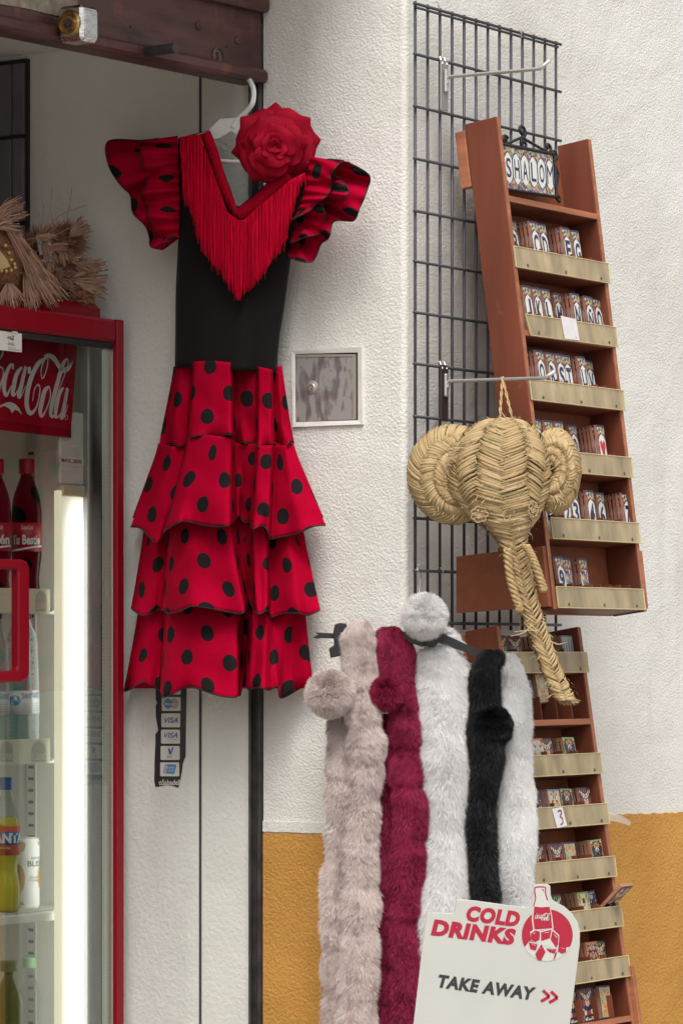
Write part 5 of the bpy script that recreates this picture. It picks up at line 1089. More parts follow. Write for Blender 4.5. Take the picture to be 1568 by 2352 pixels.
# ---------------------------------------------------------------- fur stoles
YS = 6.93
M_TB, M_TH = mat('taupe_hide', (.64, .52, .49), .9), fibre_mat('taupe_fur', (.64, .52, .50), (.90, .82, .78), (.48, .37, .35), .6, .35)
M_RB, M_RH = mat('wine_hide', (.17, .01, .04), .9), fibre_mat('wine_fur', (.17, .008, .04), (.47, .035, .115), (.17, .008, .035), .6, .3)
M_WB, M_WH = mat('white_hide', (.9, .9, .88), .9), fibre_mat('white_fur', (.9, .895, .89), (.95, .945, .935), (.80, .79, .80), .6, .45)
M_KB, M_KH = mat('black_hide', (.008, .008, .009), .9), fibre_mat('black_fur', (.004, .004, .0045), (.008, .0075, .009), (.016, .0155, .019), .5)
G = 'fur stoles on the black hanger'
def stole(label, py, px, y=YS): return thing('fur_stole', label, 'stole', fy(px, py, y), G)
s1 = stole('taupe fur stole with a round pompom at the left end of the hanger', 2480, 810)
fur(Tube([(826, 1426, 14), (826, 1445, 28), (824, 1490, 33), (826, 1545, 32), (832, 1590, 30), (832, 1650, 36), (834, 1720, 36), (832, 1800, 37), (830, 1950, 36), (828, 2100, 38), (826, 2250, 40), (824, 2480, 40)], YS-.02, .8, 150, .028, 1, pinch=(1582, 1668, 1745, 1830, 1912, 2030, 2130, 2210, 2300)), s1, M_TB, M_TH, 62000, .013)
fur(Tube([(786, 1600, 22), (784, 1690, 30), (782, 1800, 31), (780, 1950, 31), (776, 2100, 31), (774, 2250, 31), (772, 2480, 31)], YS+.01, .8, 120, .028, 2, pinch=(1700, 1790, 1880, 1975, 2070, 2180, 2280)), s1, M_TB, M_TH, 26000, .013)
ball(fy(757, 1592, YS-.045), 45*YS/F, s1, M_TB, M_TH, 16000, .013)
s2 = stole('wine red fur stole hanging between the taupe and the white one', 2480, 925)
fur(Tube([(893, 1440, 14), (896, 1458, 34), (912, 1500, 38), (918, 1560, 32), (928, 1610, 32), (932, 1680, 36), (932, 1718, 30), (932, 1745, 40), (932, 1785, 40), (934, 1802, 27), (940, 1830, 35), (940, 1900, 34), (938, 1960, 36), (940, 2080, 33), (936, 2110, 29), (938, 2180, 36), (936, 2300, 36), (932, 2480, 36)], YS+.0, .75, 150, .022, 3, pinch=(1545, 1640, 1722, 1802, 1930, 2050, 2110, 2220)), s2, M_RB, M_RH, 62000, .012)
fur(Tube([(882, 1640, 14), (884, 1720, 20), (888, 1800, 22), (887, 1950, 20), (886, 2100, 21), (884, 2250, 21), (882, 2480, 22)], YS+.025, .8, 120, .03, 4, pinch=(1760, 1850, 1960, 2060, 2170)), s2, M_RB, M_RH, 22000, .012)
ball(fy(886, 1592, YS-.03), 30*YS/F, s2, M_RB, M_RH, 9000, .012)
s3 = stole('broad white fur stole with a fluffy pompom and black hanger above it', 2300, 1020)
fur(Tube([(1008, 1482, 20), (1006, 1500, 44), (1018, 1540, 60), (1020, 1600, 61), (1018, 1700, 58), (1026, 1760, 56), (1030, 1850, 54), (1028, 1950, 56), (1030, 2050, 56), (1024, 2200, 56), (1022, 2330, 56)], YS+.01, .6, 120, .018, 5, pinch=(1905,)), s3, M_WB, M_WH, 72000, .016)
ball(fy(974, 1414, YS-.03), 43*YS/F, s3, M_WB, M_WH, 16000, .013)
fur(Tube([(1012, 1440, 8), (1026, 1450, 14), (1040, 1470, 16), (1046, 1490, 10)], YS+.03, .7, 16, .02, 6), s3, M_WB, M_WH, 4000, .012)
s4 = stole('slim black fur stole beside the white ones', 2300, 1110)
fur(Tube([(1130, 1492, 12), (1128, 1508, 26), (1118, 1550, 28), (1110, 1600, 30), (1110, 1640, 32), (1110, 1690, 34), (1110, 1740, 32), (1108, 1800, 28), (1108, 1900, 29), (1112, 2000, 27), (1116, 2070, 27), (1116, 2300, 28)], YS-.01, .8, 80, .02, 7), s4, M_KB, M_KH, 42000, .014)
ball(fy(1124, 1668, YS-.005), 43*YS/F, s4, M_KB, M_KH, 14000, .013)
s5 = stole('narrow white fur stole hanging behind the black one', 2300, 1190)
fur(Tube([(1164, 1500, 12), (1168, 1520, 22), (1174, 1570, 28), (1172, 1640, 40), (1182, 1720, 38), (1182, 1800, 38), (1186, 1900, 38), (1182, 2000, 36), (1186, 2080, 38), (1186, 2300, 38)], YS+.035, .7, 80, .02, 8), s5, M_WB, M_WH, 46000, .014)

# ---------------------------------------------------------------- black clip hanger
M_HANG = mat('black_plastic', (.013, .012, .014), .4)
hgr = thing('clip_hanger', 'black plastic clip hanger on the wire grid carrying the fur stoles', 'hanger', fy(960, 1510, YS))
def hpt(px, py, dy=0.): return fy(px, py, YS+dy)
mb = MB(); mb.tube([V(q) for q in catmull([fb(962, 1300, BG+.006), fb(958, 1308, BG+.016), hpt(966, 1325, .05), hpt(962, 1365, .03), hpt(968, 1400, 0), hpt(972, 1440, 0), hpt(978, 1462, 0)], 24)], .0016, 6); build('wire_hook', mb, M_CLIP, hgr)
mb = MB(); mb.prism([hpt(x, y, -.012) for x, y in [(722, 1453), (770, 1455), (900, 1452), (985, 1448), (1010, 1452), (1105, 1496), (1125, 1504), (1122, 1516), (1100, 1510), (1000, 1474), (985, 1476), (900, 1466), (770, 1467), (735, 1466), (728, 1468), (718, 1464), (724, 1461), (730, 1458)]], V((0, .007, 0))); build('hanger_arm', mb, M_HANG, hgr)
for px, sgn_ in ((781, 1),):
    ys_ = 1472 if sgn_ > 0 else 1545
    mb = MB(); mb.prism([hpt(px+x, ys_+y, -.022) for x, y in [(-12, -38), (0, -42), (14, -40), (18, -20), (16, 0), (18, 30), (-22, 40), (-26, 18), (-14, 10), (-16, -20)]], V((0, .02, 0))); cl_ = build('clip', mb, M_HANG, hgr); bv = cl_.modifiers.new('round', 'BEVEL'); bv.width = .002; bv.segments = 2
    mb = MB(); mb.prism([hpt(px+x, ys_+y, -.025) for x, y in [(2, -18), (13, -18), (13, 2), (2, 2)]], V((0, .005, 0))); build('spring', mb, M_BRASS, hgr)
mb = MB(); mb.prism([hpt(x, y, -.026) for x, y in [(930, 1446), (950, 1450), (985, 1462), (992, 1470), (985, 1482), (968, 1486), (940, 1476), (928, 1462)]], V((0, .006, 0))); build('belt_strap', mb, mat('black_leather', (.012, .011, .012), .35, bump=.0006, bscale=300), hgr)
mb = MB(); c = hpt(988, 1467, -.028); mb.lathe(c, [(.017, 0), (.017, .004), (.013, .006), (.004, .0065)], 20, axis=V((0, -1, 0))); build('belt_button', mb, M_HANG, hgr, smooth=False)

# ---------------------------------------------------------------- straw elephant head
m = fibre_mat('straw', (.10, .055, .022), (.41, .28, .135), (.50, .375, .20), .6); M_STRAW = m
M_STRAWB = mat('straw_under', (.17, .095, .035), .9, noise=.4, nscale=120)
M_ROPE = mat('straw_rope', (.40, .27, .125), .75, noise=.3, nscale=160)
YE = 6.90
el = thing('straw_elephant_head', 'woven straw elephant head with long trunk hanging on the lower hook', 'straw ornament', fy(1200, 1600, YE))
class Fib:
    def __init__(s): s.v = []; s.t = []; s.tip = []; s.rnd = []
    def strand(s, pts, nrms, w, lift, r):
        """one flat straw, arched across its width"""
        o = len(s.v); n = len(pts)
        for i, p in enumerate(pts):
            t = (pts[min(i+1, n-1)]-pts[max(i-1, 0)]).normalized(); q = nrms[i].cross(t).normalized(); k = i/(n-1); lf = lift*math.sin(math.pi*k)**.7
            wd = w*(.65+.35*math.sin(math.pi*min(1, k*1.15+.05)))
            for a, h in ((-1, -.35), (0, .25), (1, -.35)): s.v.append(p+q*(a*wd*.5)+nrms[i]*(lf+h*w*.5)); s.tip.append(.08+.85*math.sin(math.pi*k)**.6); s.rnd.append(r)  # strand ends coloured darker, as painted shade in the gaps of the weave
        for i in range(n-1):
            for a in (0, 1): b = o+i*3+a; s.t += [(b, b+1, b+4), (b, b+4, b+3)]
    def build(s, name, m, parent): return np_mesh(name, [v[:] for v in s.v], s.t, m, parent, {'tip': s.tip, 'rnd': s.rnd}, True)
rs = random.Random(3)
def braid(fib, S, Nn, u0, u1, v0, v1, step, delta, w, lift=.006, nf=4):
    """chevron braid over a surface S(u,v); strands run from the edges down to the middle of the band"""
    uc = (u0+u1)/2; n = max(2, int((v1-v0)/step))
    for i in range(n):
        for side in (0, 1):
            v = v0+(i+.5*side)*(v1-v0)/n
            rb = rs.random()**1.5
            for f in range(nf):
                jv = (f-(nf-1)/2)*step*.27+rs.uniform(-.05, .05)*step; ue = u0 if side == 0 else u1; pts = []; nr = []; over = .16*(u1-u0)*(1 if side == 0 else -1)
                ju = rs.uniform(-.12, .12)*(u1-u0)*.5; lf2 = rs.uniform(-.0015, .0035)
                for k in range(6):
                    t = k/5; u = lerp(ue+ju, uc+over+ju*.6, t); vv = v+jv+delta*t; pts.append(S(u, min(max(vv, 0), 1))); nr.append(Nn(u, min(max(vv, 0), 1)))
                fib.strand(pts, nr, w*rs.uniform(.8, 1.15), lift+lf2+(.0018 if (i+side) % 2 else 0), min(1, .65*rb+.35*rs.random()))
head = catmull([(962, 1155, 12), (972, 1153, 50), (995, 1150, 82), (1035, 1148, 104), (1085, 1145, 112), (1130, 1146, 104), (1170, 1152, 84), (1205, 1162, 60), (1240, 1173, 35), (1290, 1186, 27), (1350, 1201, 24), (1420, 1221, 22), (1490, 1246, 21), (1550, 1268, 21), (1590, 1286, 22), (1606, 1294, 18)], 120)
KE = YE/F
def hS(u, v):
    q = v*119; i = min(int(q), 118); py, px, r = head[i]*(1-(q-i))+head[i+1]*(q-i); yy = YE-.02*math.sin(min(1, v*2)*1.57)-.05*max(0, v-.45); c = fy(px, py, YE); flat = .85 if v < .45 else 1
    r *= (.86 if v > .52 else lerp(1, .86, max(0, (v-.42)/.1)))*(1+.035*math.sin(3*u+11*v)*math.sin(17*v+u)+.02*math.sin(7*u-23*v))
    return V((c.x+math.sin(u)*r*KE, yy-math.cos(u)*r*KE*flat, c.z))
def hN(u, v): return V((math.sin(u), -math.cos(u), .15 if v < .15 else 0)).normalized()
mb = MB(); mb.grid([[hS(u, v)-hN(u, v)*.002 for u in np.linspace(0, 2*math.pi, 26, False)] for v in np.linspace(0, 1, 70)], closed=True); build('head_core', mb, M_STRAWB, el, smooth=True)
fib = Fib()
def hw(v): return .56+.78*min(1, max(0, (v-.28)/.22))**1.3
def cS(s_, v): return hS(s_*hw(v), v)
def cN(s_, v): return hN(s_*hw(v), v)
for k in (-1, 1):
    for q in (1.03, 2.05): braid(fib, hS, hN, k*q-.5, k*q+.5, .012, .44 if q < 1.5 else .40, .028, .055, .0052)
braid(fib, cS, cN, -1, 1, .005, .99, .025, .046, .0052, .008)
braid(fib, lambda u, v: hS(u+math.pi, v), lambda u, v: hN(u+math.pi, v), -1.9, 1.9, .42, .985, .02, .03, .0048)
for k in range(60):                                          # frayed trunk tip
    u = rs.uniform(-2, 2); p = hS(u, .97); dr = V((rs.uniform(.1, .7), rs.uniform(-.4, .1), rs.uniform(-.9, -.2))).normalized(); fib.strand([p, p+dr*.008, p+dr*.017+V((.003, 0, 0))], [hN(u, .97)]*3, .0018, .001, rs.random())
for k in range(260):
    u, v = rs.uniform(-1.6, 1.6), rs.uniform(.02, .95); p = hS(u, v)+hN(u, v)*.007; dr = (V((rs.uniform(-1, 1), rs.uniform(-.3, .1), rs.uniform(-1, 1)))+hN(u, v)*.5).normalized(); ln = rs.uniform(.006, .016)
    fib.strand([p, p+dr*ln*.5, p+dr*ln+V((0, 0, -.002))], [hN(u, v)]*3, .0017, .001, rs.random())
fib.build('head_braids', M_STRAW, el)
def ear(cx, cy, rx_, ry_, dep, tilt, name, hub, sgn):
    """cushion shaped ear: rings of braid that run round a hub"""
    C0 = fy(cx, cy, YE+dep); hx, hy = hub
    def S(u, v):                                              # v: angle 0..1, u: hub .. rim 0..1
        an = v*2*math.pi; e = V((math.cos(an)*rx_*KE, 0, math.sin(an)*ry_*KE)); h_ = V((hx*KE, 0, -hy*KE)); p = C0+h_*(1-u)+e*u
        dome = (math.sin(min(1, u*1.02)*math.pi)**.75)*.034; return p+V((sgn*(math.cos(an)*u)*0, -dome+(math.cos(an)*u*rx_*KE)*tilt, 0))
    def Nn(u, v): an = v*2*math.pi; k = (u-.5)*1.7; return V((math.cos(an)*k, -1, math.sin(an)*k)).normalized()
    mb = MB(); mb.grid([[S(u, v)+V((0, .003, 0)) for v in np.linspace(0, 1, 40, False)] for u in np.linspace(.02, 1.0, 14)], closed=True)
    mb.grid([[S(1.0, v)+V((0, .003, 0)) for v in np.linspace(0, 1, 40, False)], [C0+(S(1.0, v)-C0)*.9+V((0, .03, 0)) for v in np.linspace(0, 1, 40, False)], [C0+V((0, .032, 0)) for v in range(40)]], closed=True)
    par = build(name, mb, M_STRAWB, el, smooth=True); f = Fib()
    per = 2*math.pi*(rx_+ry_)*.5*KE
    for (u0, u1, n_) in ((.16, .60, 19), (.54, 1.04, 27)):
        for i in range(n_):
            for side in (0, 1):
                v = (i+.5*side)/n_; ue = u0 if side == 0 else u1; uc = (u0+u1)/2
                rb = rs.random()**1.5
                for q in range(4):
                    jv = (q-1.5)*.25/n_+rs.uniform(-.08, .08)/n_; pts = []; nr = []; lf2 = rs.uniform(-.0015, .004)
                    for k in range(6):
                        t = k/5; u = lerp(ue, uc+(.08 if side == 0 else -.08), t); vv = v+jv+t*1.5/n_; pts.append(S(u, vv)); nr.append(Nn(u, vv))
                    f.strand(pts, nr, .0052*rs.uniform(.75, 1.15), .0065+lf2+(.0018 if (i+side) % 2 else 0), min(1, .65*rb+.35*rs.random()))
    for k in range(46):                                       # loose straws at the hub
        v = rs.random(); pts = [S(.05+.07*j+rs.uniform(0, .03), v+rs.uniform(-.01, .01))+V((0, -.004, 0)) for j in range(4)]; f.strand(pts, [V((0, -1, 0))]*4, .0022, .003, rs.random())
    for k in range(170):                                      # rough, lifted ends
        v = rs.random(); u = rs.uniform(.2, 1.0); p = S(u, v); dr = V((rs.uniform(-1, 1), rs.uniform(-.7, -.1), rs.uniform(-1, 1))).normalized(); ln = rs.uniform(.006, .018)
        f.strand([p+V((0, -.006, 0)), p+V((0, -.007, 0))+dr*ln*.5, p+V((0, -.007, 0))+dr*ln+V((0, 0, -.002))], [V((0, -1, 0))]*3, .0017, .001, rs.random())
    f.build('ear_braids', M_STRAW, par)
ear(1040, 1090, 102, 112, .012, .10, 'left_ear', (30, 20), -1)
ear(1274, 1082, 56, 96, -.002, -.35, 'right_ear', (-18, 2), 1)
for (x0, y0, x1, y1, x2, y2, dy) in ((1165, 1262, 1172, 1330, 1192, 1396, -.075), (1208, 1254, 1226, 1290, 1247, 1350, -.075)):  # rope tusks
    P_ = catmull([(x0, y0), (x1, y1), (x2, y2)], 40); mb = MB()
    for s_ in range(3):
        pts = []
        for i, (x, y) in enumerate(P_):
            an = i*.62+s_*2.094; c = fy(x, y, YE+dy); pts.append(c+V((math.cos(an)*.0048, math.sin(an)*.0048, 0)))
        mb.tube(pts, .0044, 6)
    mb.lathe(fy(x2, y2, YE+dy)-uv_*.006, [(.004, -.004), (.008, 0), (.0085, .006), (.005, .01)], 10); build('tusk', mb, M_ROPE, el, smooth=True)
for x, y, dy, sx in ((1100, 1182, -.085, 1.25), (1224, 1170, -.085, .7)):
    mb = MB(); c = fy(x, y, YE+dy)
    for k in range(7):
        an = 2*math.pi*k/7; q = c+V((math.cos(an)*.009*sx, 0, math.sin(an)*.011)); mb.tube([q+V((math.cos(t)*.0045*sx, -.002, math.sin(t)*.0045)) for t in np.linspace(0, 6.283, 9)], .0017, 5)
    mb.lathe(c+V((0, .002, 0)), [(.012*sx, 0), (.010*sx, .002), (.004, .003)], 12, axis=V((0, -1, 0))); build('rosette_eye', mb, mat('pale_rope', (.40, .28, .15), .8), el, smooth=True)
pk = HP0+(HPK-HP0)*((1157-1030)/(1250-1030)); lp = []
for (ex_, ey_) in ((1146, 985), (1183, 990)):
    a = pk+V((.0, 0, .003)); b = fy(ex_, ey_, YE-.01)
    for s_ in range(2):
        mb = MB(); pts = []
        for i in range(26):
            t = i/25; an = i*.8+s_*math.pi; pts.append(a.lerp(b, t)+V((math.cos(an)*.0016, math.sin(an)*.0016, 0)))
        mb.tube(pts, .0018, 5); build('hanging_cord', mb, M_ROPE, el, smooth=True)
mb = MB(); mb.tube([pk+V((-.003, -.001, -.005)), pk+V((-.0015, 0, .004)), pk+V((.001, 0, .0055)), pk+V((.003, .001, -.005))], .0022, 6); build('hanging_cord', mb, M_ROPE, el, smooth=True)
fib = Fib()                                                  # stray straws
for pts in ([(1122, 965), (1140, 985), (1175, 1000)], [(1040, 1035), (1065, 1005), (1100, 988)], [(1030, 1030), (1040, 1000), (1048, 975)], [(1060, 1020), (1080, 990), (1135, 968)], [(1240, 1450), (1215, 1448), (1180, 1452)], [(1222, 1432), (1205, 1452), (1172, 1462)], [(1020, 1035), (1050, 1028), (1100, 1035)], [(1150, 945), (1165, 965), (1180, 975)], [(1000, 1040), (1010, 1050), (1030, 1090)], [(1110, 1000), (1090, 1015), (1070, 1035)], [(1260, 1470), (1280, 1480), (1300, 1476)]):
    P_ = catmull(pts, 8); fib.strand([fy(x, y, YE-.07) for x, y in P_], [V((0, -1, 0))]*8, .0022, .001, .8)
for k in range(150):
    x, y = rs.uniform(1020, 1150), 0; y = 1045-(x-1020)*.45+rs.uniform(-14, 22); a = rs.uniform(-.9, .4); ln = rs.uniform(15, 45); P_ = [(x+ln*t*math.cos(a), y+ln*t*math.sin(a)+6*t*t) for t in (0, .35, .7, 1)]
    fib.strand([fy(px, py, YE-.052) for px, py in P_], [V((0, -1, 0))]*4, .0018, .002, rs.random())
fib.build('loose_straws', M_STRAW, el)['kind'] = 'stuff'

# ---------------------------------------------------------------- take away sign
YT = 6.62
def sp(x, y, lift=0.): return fy(938.6+x*.2641, 2001+y*.2641, YT-lift)
m = mat('sign_board', (.50, .50, .465), .4, noise=.05, nscale=5); M_BOARD = m
M_SRED = mat('sign_print_red', (.38, .008, .035), .45); M_SBLK = mat('sign_print_black', (.03, .025, .03), .5); M_SWHT = mat('sign_print_white', (.56, .55, .515), .45)
tk = thing('drinks_sign', 'white cut out sign reading cold drinks take away in front of the stoles', 'sign', V((sp(650, 2400).x, YT+.01, 0)))
outl = [(152, 400), (160, 372), (185, 360), (360, 370), (388, 364), (402, 340), (408, 275), (418, 255), (440, 250), (560, 257), (800, 290), (1000, 318), (1040, 312), (1062, 285), (1080, 170), (1090, 132), (1112, 118), (1212, 117), (1230, 134), (1234, 215), (1248, 252), (1290, 280), (1350, 310), (1420, 372), (1468, 450), (1488, 530), (1486, 640), (1470, 780), (1400, 1328), (1300, 2150), (-50, 2010), (45, 1290), (110, 720)]
mb = MB(); mb.prism([sp(x, y) for x, y in outl], V((0, .005, 0))); bd_ = build('board', mb, M_BOARD, tk); bv = bd_.modifiers.new('edge', 'BEVEL'); bv.width = .001; bv.segments = 2
M_POST = mat('sign_post_steel', (.35, .35, .36), .4, .8)
c = sp(630, 1700); mb = MB(); mb.tube([V((c.x, YT+.018, .02)), V((c.x, YT+.018, c.z))], .012, 12); build('post', mb, M_POST, tk, smooth=True)
mb = MB(); mb.lathe(V((c.x, YT+.018, 0)), [(.17, 0), (.17, .012), (.155, .02), (.02, .03)], 32); build('base', mb, M_POST, tk)
def fit(s, pL, pR, cap, shear, m, offset, lift=.0006):
    dx, dy = pR[0]-pL[0], pR[1]-pL[1]; ln = math.hypot(dx, dy); ux, uy = dx/ln, dy/ln; mb = MB()
    def f(x, y): h = y*cap; return sp(pL[0]+dx*x+uy*h+ux*shear*h, pL[1]+dy*x-ux*h+uy*shear*h, lift)
    text_map(mb, s, f, offset, space=1.1); build('lettering', mb, m, tk)
fit('COLD', (483, 437), (948, 492), 140, .13, M_SRED, .062); fit('DRINKS', (188, 562), (905, 650), 146, .13, M_SRED, .062); fit('TAKE AWAY', (234, 1013), (1078, 1130), 116, .13, M_SBLK, .05)
for ch in ([(1165, 1040), (1222, 1094), (1148, 1138)], [(1235, 1050), (1293, 1105), (1220, 1148)]):
    mb = MB()
    for a, b in ((ch[0], ch[1]), (ch[1], ch[2])): mb.ribbon([(sp(*a, .0006), .0058), (sp(*b, .0006), .0058)], V((0, -1, 0)))
    build('chevron', mb, M_SRED, tk)
def flat(pts, lift, m, name): mb = MB(); mb.add([sp(x, y, lift) for x, y in pts], [tuple(range(len(pts)))]); return build(name, mb, m, tk)
circ = [(1203+222*math.cos(t), 560+226*math.sin(t)) for t in np.linspace(0, 2*math.pi, 48, False)]
flat(circ, .0005, M_SRED, 'red_disc'); flat([p for p in circ if p[1] > 662]+[(1010, 664), (1045, 618), (1120, 640), (1300, 655), (1372, 672)], .0008, M_SWHT, 'ice_field') if False else None
low_ = [(1203+222*math.cos(t), 560+226*math.sin(t)) for t in np.linspace(math.radians(27), math.radians(152), 24)]
flat(low_+[(1045, 615), (1110, 622), (1170, 640), (1290, 655), (1365, 668)], .0008, M_SWHT, 'ice_field')
bt = [(1098, 150), (1120, 140), (1175, 141), (1186, 152), (1187, 190), (1192, 222), (1222, 290), (1243, 380), (1258, 505), (1082, 528), (1068, 420), (1080, 320), (1104, 235), (1098, 195)]
flat(bt, .0009, M_SWHT, 'bottle_print'); mb = MB(); bo = catmull([(1104, 235), (1096, 195), (1096, 152), (1120, 141), (1176, 142), (1188, 154), (1189, 200), (1205, 255)], 30); mb.ribbon([(sp(x, y, .0012), .0022) for x, y in bo], V((0, -1, 0))); bo = catmull([(1104, 235), (1095, 270), (1085, 305)], 8); mb.ribbon([(sp(x, y, .0012), .0018) for x, y in bo], V((0, -1, 0))); build('bottle_outline', mb, M_SRED, tk)
flat([(1148, 158), (1176, 164), (1174, 190), (1166, 172)], .0012, M_SRED, 'bottle_glint')
flat([(1090, 310), (1150, 318), (1223, 312), (1236, 390), (1247, 500), (1092, 512), (1080, 410)], .0012, M_SRED, 'bottle_fill')
mb = MB()
for st in LOGO: mb.ribbon([(sp(1098+(x+80)*.158, 375+(y-560)*.1+(x+80)*-.012, .0016), max(w*.00003, .0009)) for x, y, w in (catmull(st, 18) if len(st) > 2 else st)], V((0, -1, 0)))
build('script_lettering', mb, M_SWHT, tk)
cubes = [[(1062, 545), (1098, 518), (1140, 530), (1136, 600), (1100, 622), (1058, 596)], [(1148, 535), (1240, 512), (1226, 588), (1150, 612)], [(1248, 520), (1300, 568), (1298, 640), (1280, 672), (1232, 598)], [(1042, 622), (1118, 640), (1104, 692), (1056, 682)], [(1132, 668), (1152, 640), (1188, 706), (1150, 780), (1118, 772), (1098, 728)], [(1192, 676), (1282, 684), (1268, 720), (1222, 708)], [(1302, 655), (1368, 668), (1366, 706), (1330, 722), (1296, 700)], [(1270, 720), (1290, 700), (1276, 752), (1254, 778)]]
flat([(1055, 530), (1095, 508), (1148, 524), (1242, 500), (1308, 562), (1300, 660), (1288, 684), (1140, 640), (1060, 605)], .0014, M_SWHT, 'ice_outline')
for q in cubes:
    flat(q, .0017, M_SRED, 'ice_cube'); cx_ = sum(p[0] for p in q)/len(q); cy_ = sum(p[1] for p in q)/len(q); flat([(lerp(q[0][0], cx_, .3), lerp(q[0][1], cy_, .3)), (lerp(q[1][0], cx_, .35), lerp(q[1][1], cy_, .35)), (lerp(q[1][0], cx_, .55), lerp(q[1][1], cy_, .5))], .002, M_SWHT, 'ice_glint')

# ---------------------------------------------------------------- coir dolls on top of the fridge
m = fibre_mat('yarn', (.10, .045, .03), (.33, .18, .125), (.46, .29, .21), .8); M_YARN = m
m = fibre_mat('coir', (.17, .07, .042), (.32, .155, .09), (.40, .23, .14), .8); M_COIR = m
M_COIRB = mat('coir_body', (.20, .09, .045), .95, noise=.4, nscale=90, bump=.004, bscale=160)
ZF = zC
def cp(px, py, dep): return fb(px, py, BF-dep)
def tassel(fib, p0, p1, spread, n, w, sag, seed, dep0, dep1):
    r = random.Random(seed)
    ax = (p1[0]-p0[0], p1[1]-p0[1]); ln = math.hypot(*ax); nx, ny = -ax[1]/ln, ax[0]/ln
    for k in range(n):
        s_ = r.uniform(-1, 1); l_ = r.uniform(.7, 1.1); pts = []; dd = r.uniform(-1, 1); wb_ = r.uniform(-5, 5); wf_ = r.uniform(2, 6)
        for i in range(7):
            t = i/6; off = s_*spread*(.12+.88*t**.8)+wb_*t*math.sin(wf_*t); x = p0[0]+ax[0]*t*l_+nx*off; y = p0[1]+ax[1]*t*l_+ny*off+sag*t*t+r.uniform(-.6, .6); q = cp(x, y, lerp(dep0, dep1, t)+dd*.012*t); q.z = max(q.z, ZF+.001) if lerp(dep0, dep1, t) > .04 else q.z; pts.append(q)
        fib.strand(pts, [(EY-pts[0]).normalized()]*7, w, .001, r.random()**1.5)
def blob(parent, cx, cy, rx_, ry_, dep, dd, name, hair_n=1500, hl=.016):
    c = cp(cx, cy, dep); k = c.y/F; rows = []; R_ = random.Random(int(cx*7+cy))
    for a in np.linspace(.05, math.pi-.05, 14):
        row = []
        for t in np.linspace(0, 2*math.pi, 22, False):
            lm = 1+.06*math.sin(3*t+a*2)+.05*math.sin(5*a+t); q = c+nv*(math.sin(a)*math.cos(t)*dd*lm)+dv*(math.sin(a)*math.sin(t)*rx_*k*lm/ .62)+uv_*(math.cos(a)*ry_*k*lm); q.z = max(q.z, ZF+.0005); row.append(q)
        rows.append(row)
    mb = MB(); mb.grid(rows, closed=True); o = build(name, mb, M_COIRB, parent, smooth=True)
    P_ = np.array([v[:] for r_ in rows for v in r_]); idx = rng.integers(0, len(P_), hair_n); p = P_[idx]+rng.normal(0, .004, (hair_n, 3)); d = p-np.array(c); d /= np.linalg.norm(d, axis=1)[:, None]; p[:, 2] = np.maximum(p[:, 2], ZF+.002)
    hairs('coir_fibres', p, d*.5+rng.normal(0, .5, (hair_n, 3))+np.array([0, 0, .1]), hl, .0012, M_COIR, o, None, .4, 1.)
    return o
d1 = thing('coir_mask', 'brown coir mask with yarn tassels on top of the fridge at the left edge', 'straw ornament', W(ab(cp(0, 690, .1))[0], BF-.1, ZF))
bo = blob(d1, 0, 600, 70, 78, .07, .045, 'mask_face', 1500, .012)
fib = Fib()
for i, (p0, p1, sp_, n_, sg_) in enumerate([((-20, 500), (55, 475), 22, 60, 0), ((10, 510), (75, 600), 16, 46, 10), ((38, 545), (100, 640), 20, 60, 14), ((60, 590), (135, 680), 24, 60, 12), ((60, 620), (100, 698), 34, 80, 4), ((20, 650), (30, 705), 26, 60, 0), ((-10, 520), (40, 500), 24, 50, 6), ((55, 600), (125, 655), 20, 50, 16)]): tassel(fib, p0, p1, sp_*1.3, int(n_*.9), .0024, sg_, i, .03, .012)
fib.build('yarn_tassels', M_YARN, d1)['kind'] = 'stuff'
M_BEAD = mat('gold_bead', (.50, .36, .10), .35, .3); M_PETAL = mat('pale_raffia', (.52, .40, .20), .7)
mb = MB(); q0 = [cp(x, y, .024) for x, y in [(-40, 560), (0, 575), (20, 600), (24, 612), (0, 620), (-40, 618)]]; mb.prism(q0, -nv*.01); build('raffia_patch', mb, M_PETAL, d1)
for x, y in ((12, 563), (20, 580), (26, 596), (33, 606), (34, 614), (25, 620), (14, 622), (3, 621)):
    mb = MB(); mb.lathe(cp(x, y, .022), [(.002, -.003), (.0042, -.001), (.0042, .002), (.002, .004)], 8, axis=nv); build('bead', mb, M_BEAD, d1, smooth=True)
for x, y in ((62, 598), (45, 537), (28, 502)):
    mb = MB(); P_ = [cp(x+7*(1-t/14)*math.cos(t), y+7*(1-t/14)*math.sin(t), .018) for t in np.linspace(0, 12, 30)]; mb.tube(P_, .0018, 5); build('yarn_coil', mb, mat('grey_yarn', (.25, .19, .16), .85), d1, smooth=True)
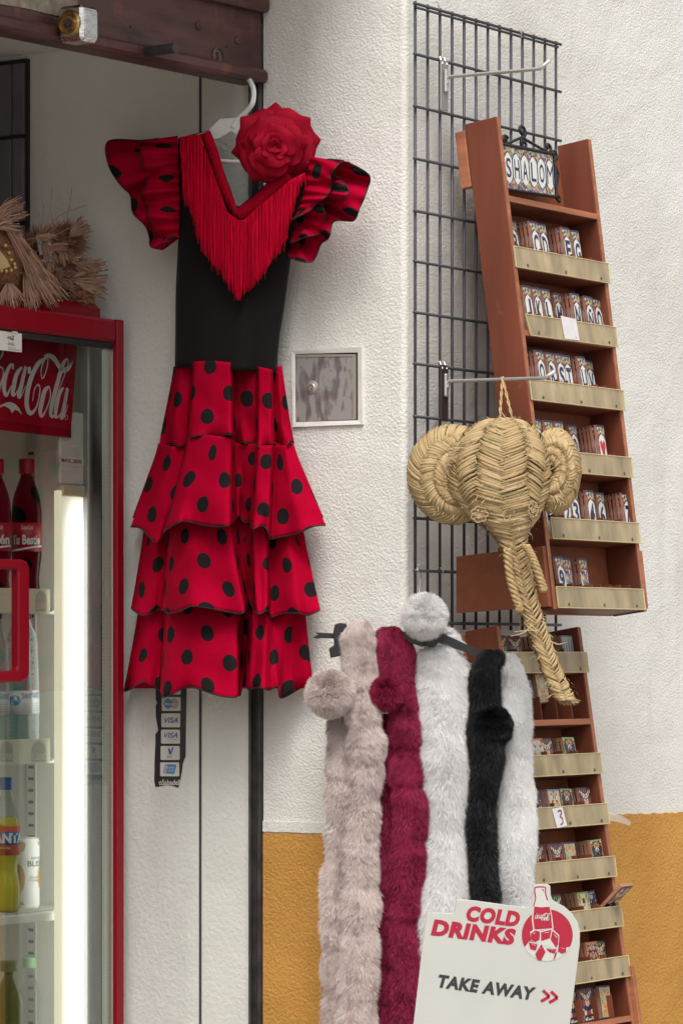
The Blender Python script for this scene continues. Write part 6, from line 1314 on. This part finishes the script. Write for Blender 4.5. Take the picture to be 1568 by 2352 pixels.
d2 = thing('coir_doll', 'brown coir doll with a fan shaped yarn tassel on the fridge', 'straw ornament', W(ab(cp(150, 700, .2))[0], BF-.2, ZF))
blob(d2, 150, 556, 27, 20, .11, .025, 'doll_head', 1800, .03); blob(d2, 140, 640, 42, 44, .10, .03, 'doll_body', 2600, .026); blob(d2, 98, 572, 30, 26, .13, .03, 'doll_arm', 1500, .03); blob(d2, 176, 676, 24, 20, .07, .022, 'doll_foot', 900, .02)
fib = Fib(); rt_ = random.Random(77)
for k in range(40):                                          # tangled bundles
    x, y = rt_.uniform(60, 190), 0; y = lerp(520, 600, (x-60)/130)+rt_.uniform(0, 100); a = rt_.uniform(-.6, 1.6); ln = rt_.uniform(28, 60); y = min(y, 680)
    tassel(fib, (x, y), (x+ln*math.cos(a), min(700, y+ln*math.sin(a)*.7)), rt_.uniform(6, 18), 16, .0024, rt_.uniform(0, 12), 100+k, rt_.uniform(.05, .09), rt_.uniform(.03, .07))
tassel(fib, (168, 640), (242, 640), 46, 100, .0025, 0, 31, .055, .035); tassel(fib, (160, 540), (200, 512), 22, 60, .0022, 0, 32, .075, .07); fib.build('fan_tassel', M_YARN, d2)['kind'] = 'stuff'
fib = Fib()
for pts in ([(75, 560), (110, 500), (120, 430)], [(80, 555), (150, 500), (165, 430)], [(90, 552), (135, 535), (165, 520)], [(70, 560), (95, 520), (100, 470)], [(85, 565), (130, 500), (200, 470)], [(60, 550), (90, 540), (130, 500)], [(100, 560), (120, 540), (118, 480)], [(170, 690), (172, 660), (185, 620)], [(150, 700), (165, 680), (178, 665)], [(165, 700), (170, 685), (172, 668)]):
    P_ = catmull(pts, 10); fib.strand([cp(x, y, .07) for x, y in P_], [(EY-cp(100, 500, .07)).normalized()]*10, .0016, .0, rs.random())
fib.build('loose_fibres', M_COIR, d2)['kind'] = 'stuff'
mb = MB(); mb.prism([cp(x, y, .085) for x, y in [(84, 540), (114, 534), (122, 600), (96, 604)]], -nv*.002); tgo = build('paper_tag', mb, M_PAPER); tag(tgo, 'white paper tag tucked between the coir ornaments on the fridge', 'tag')
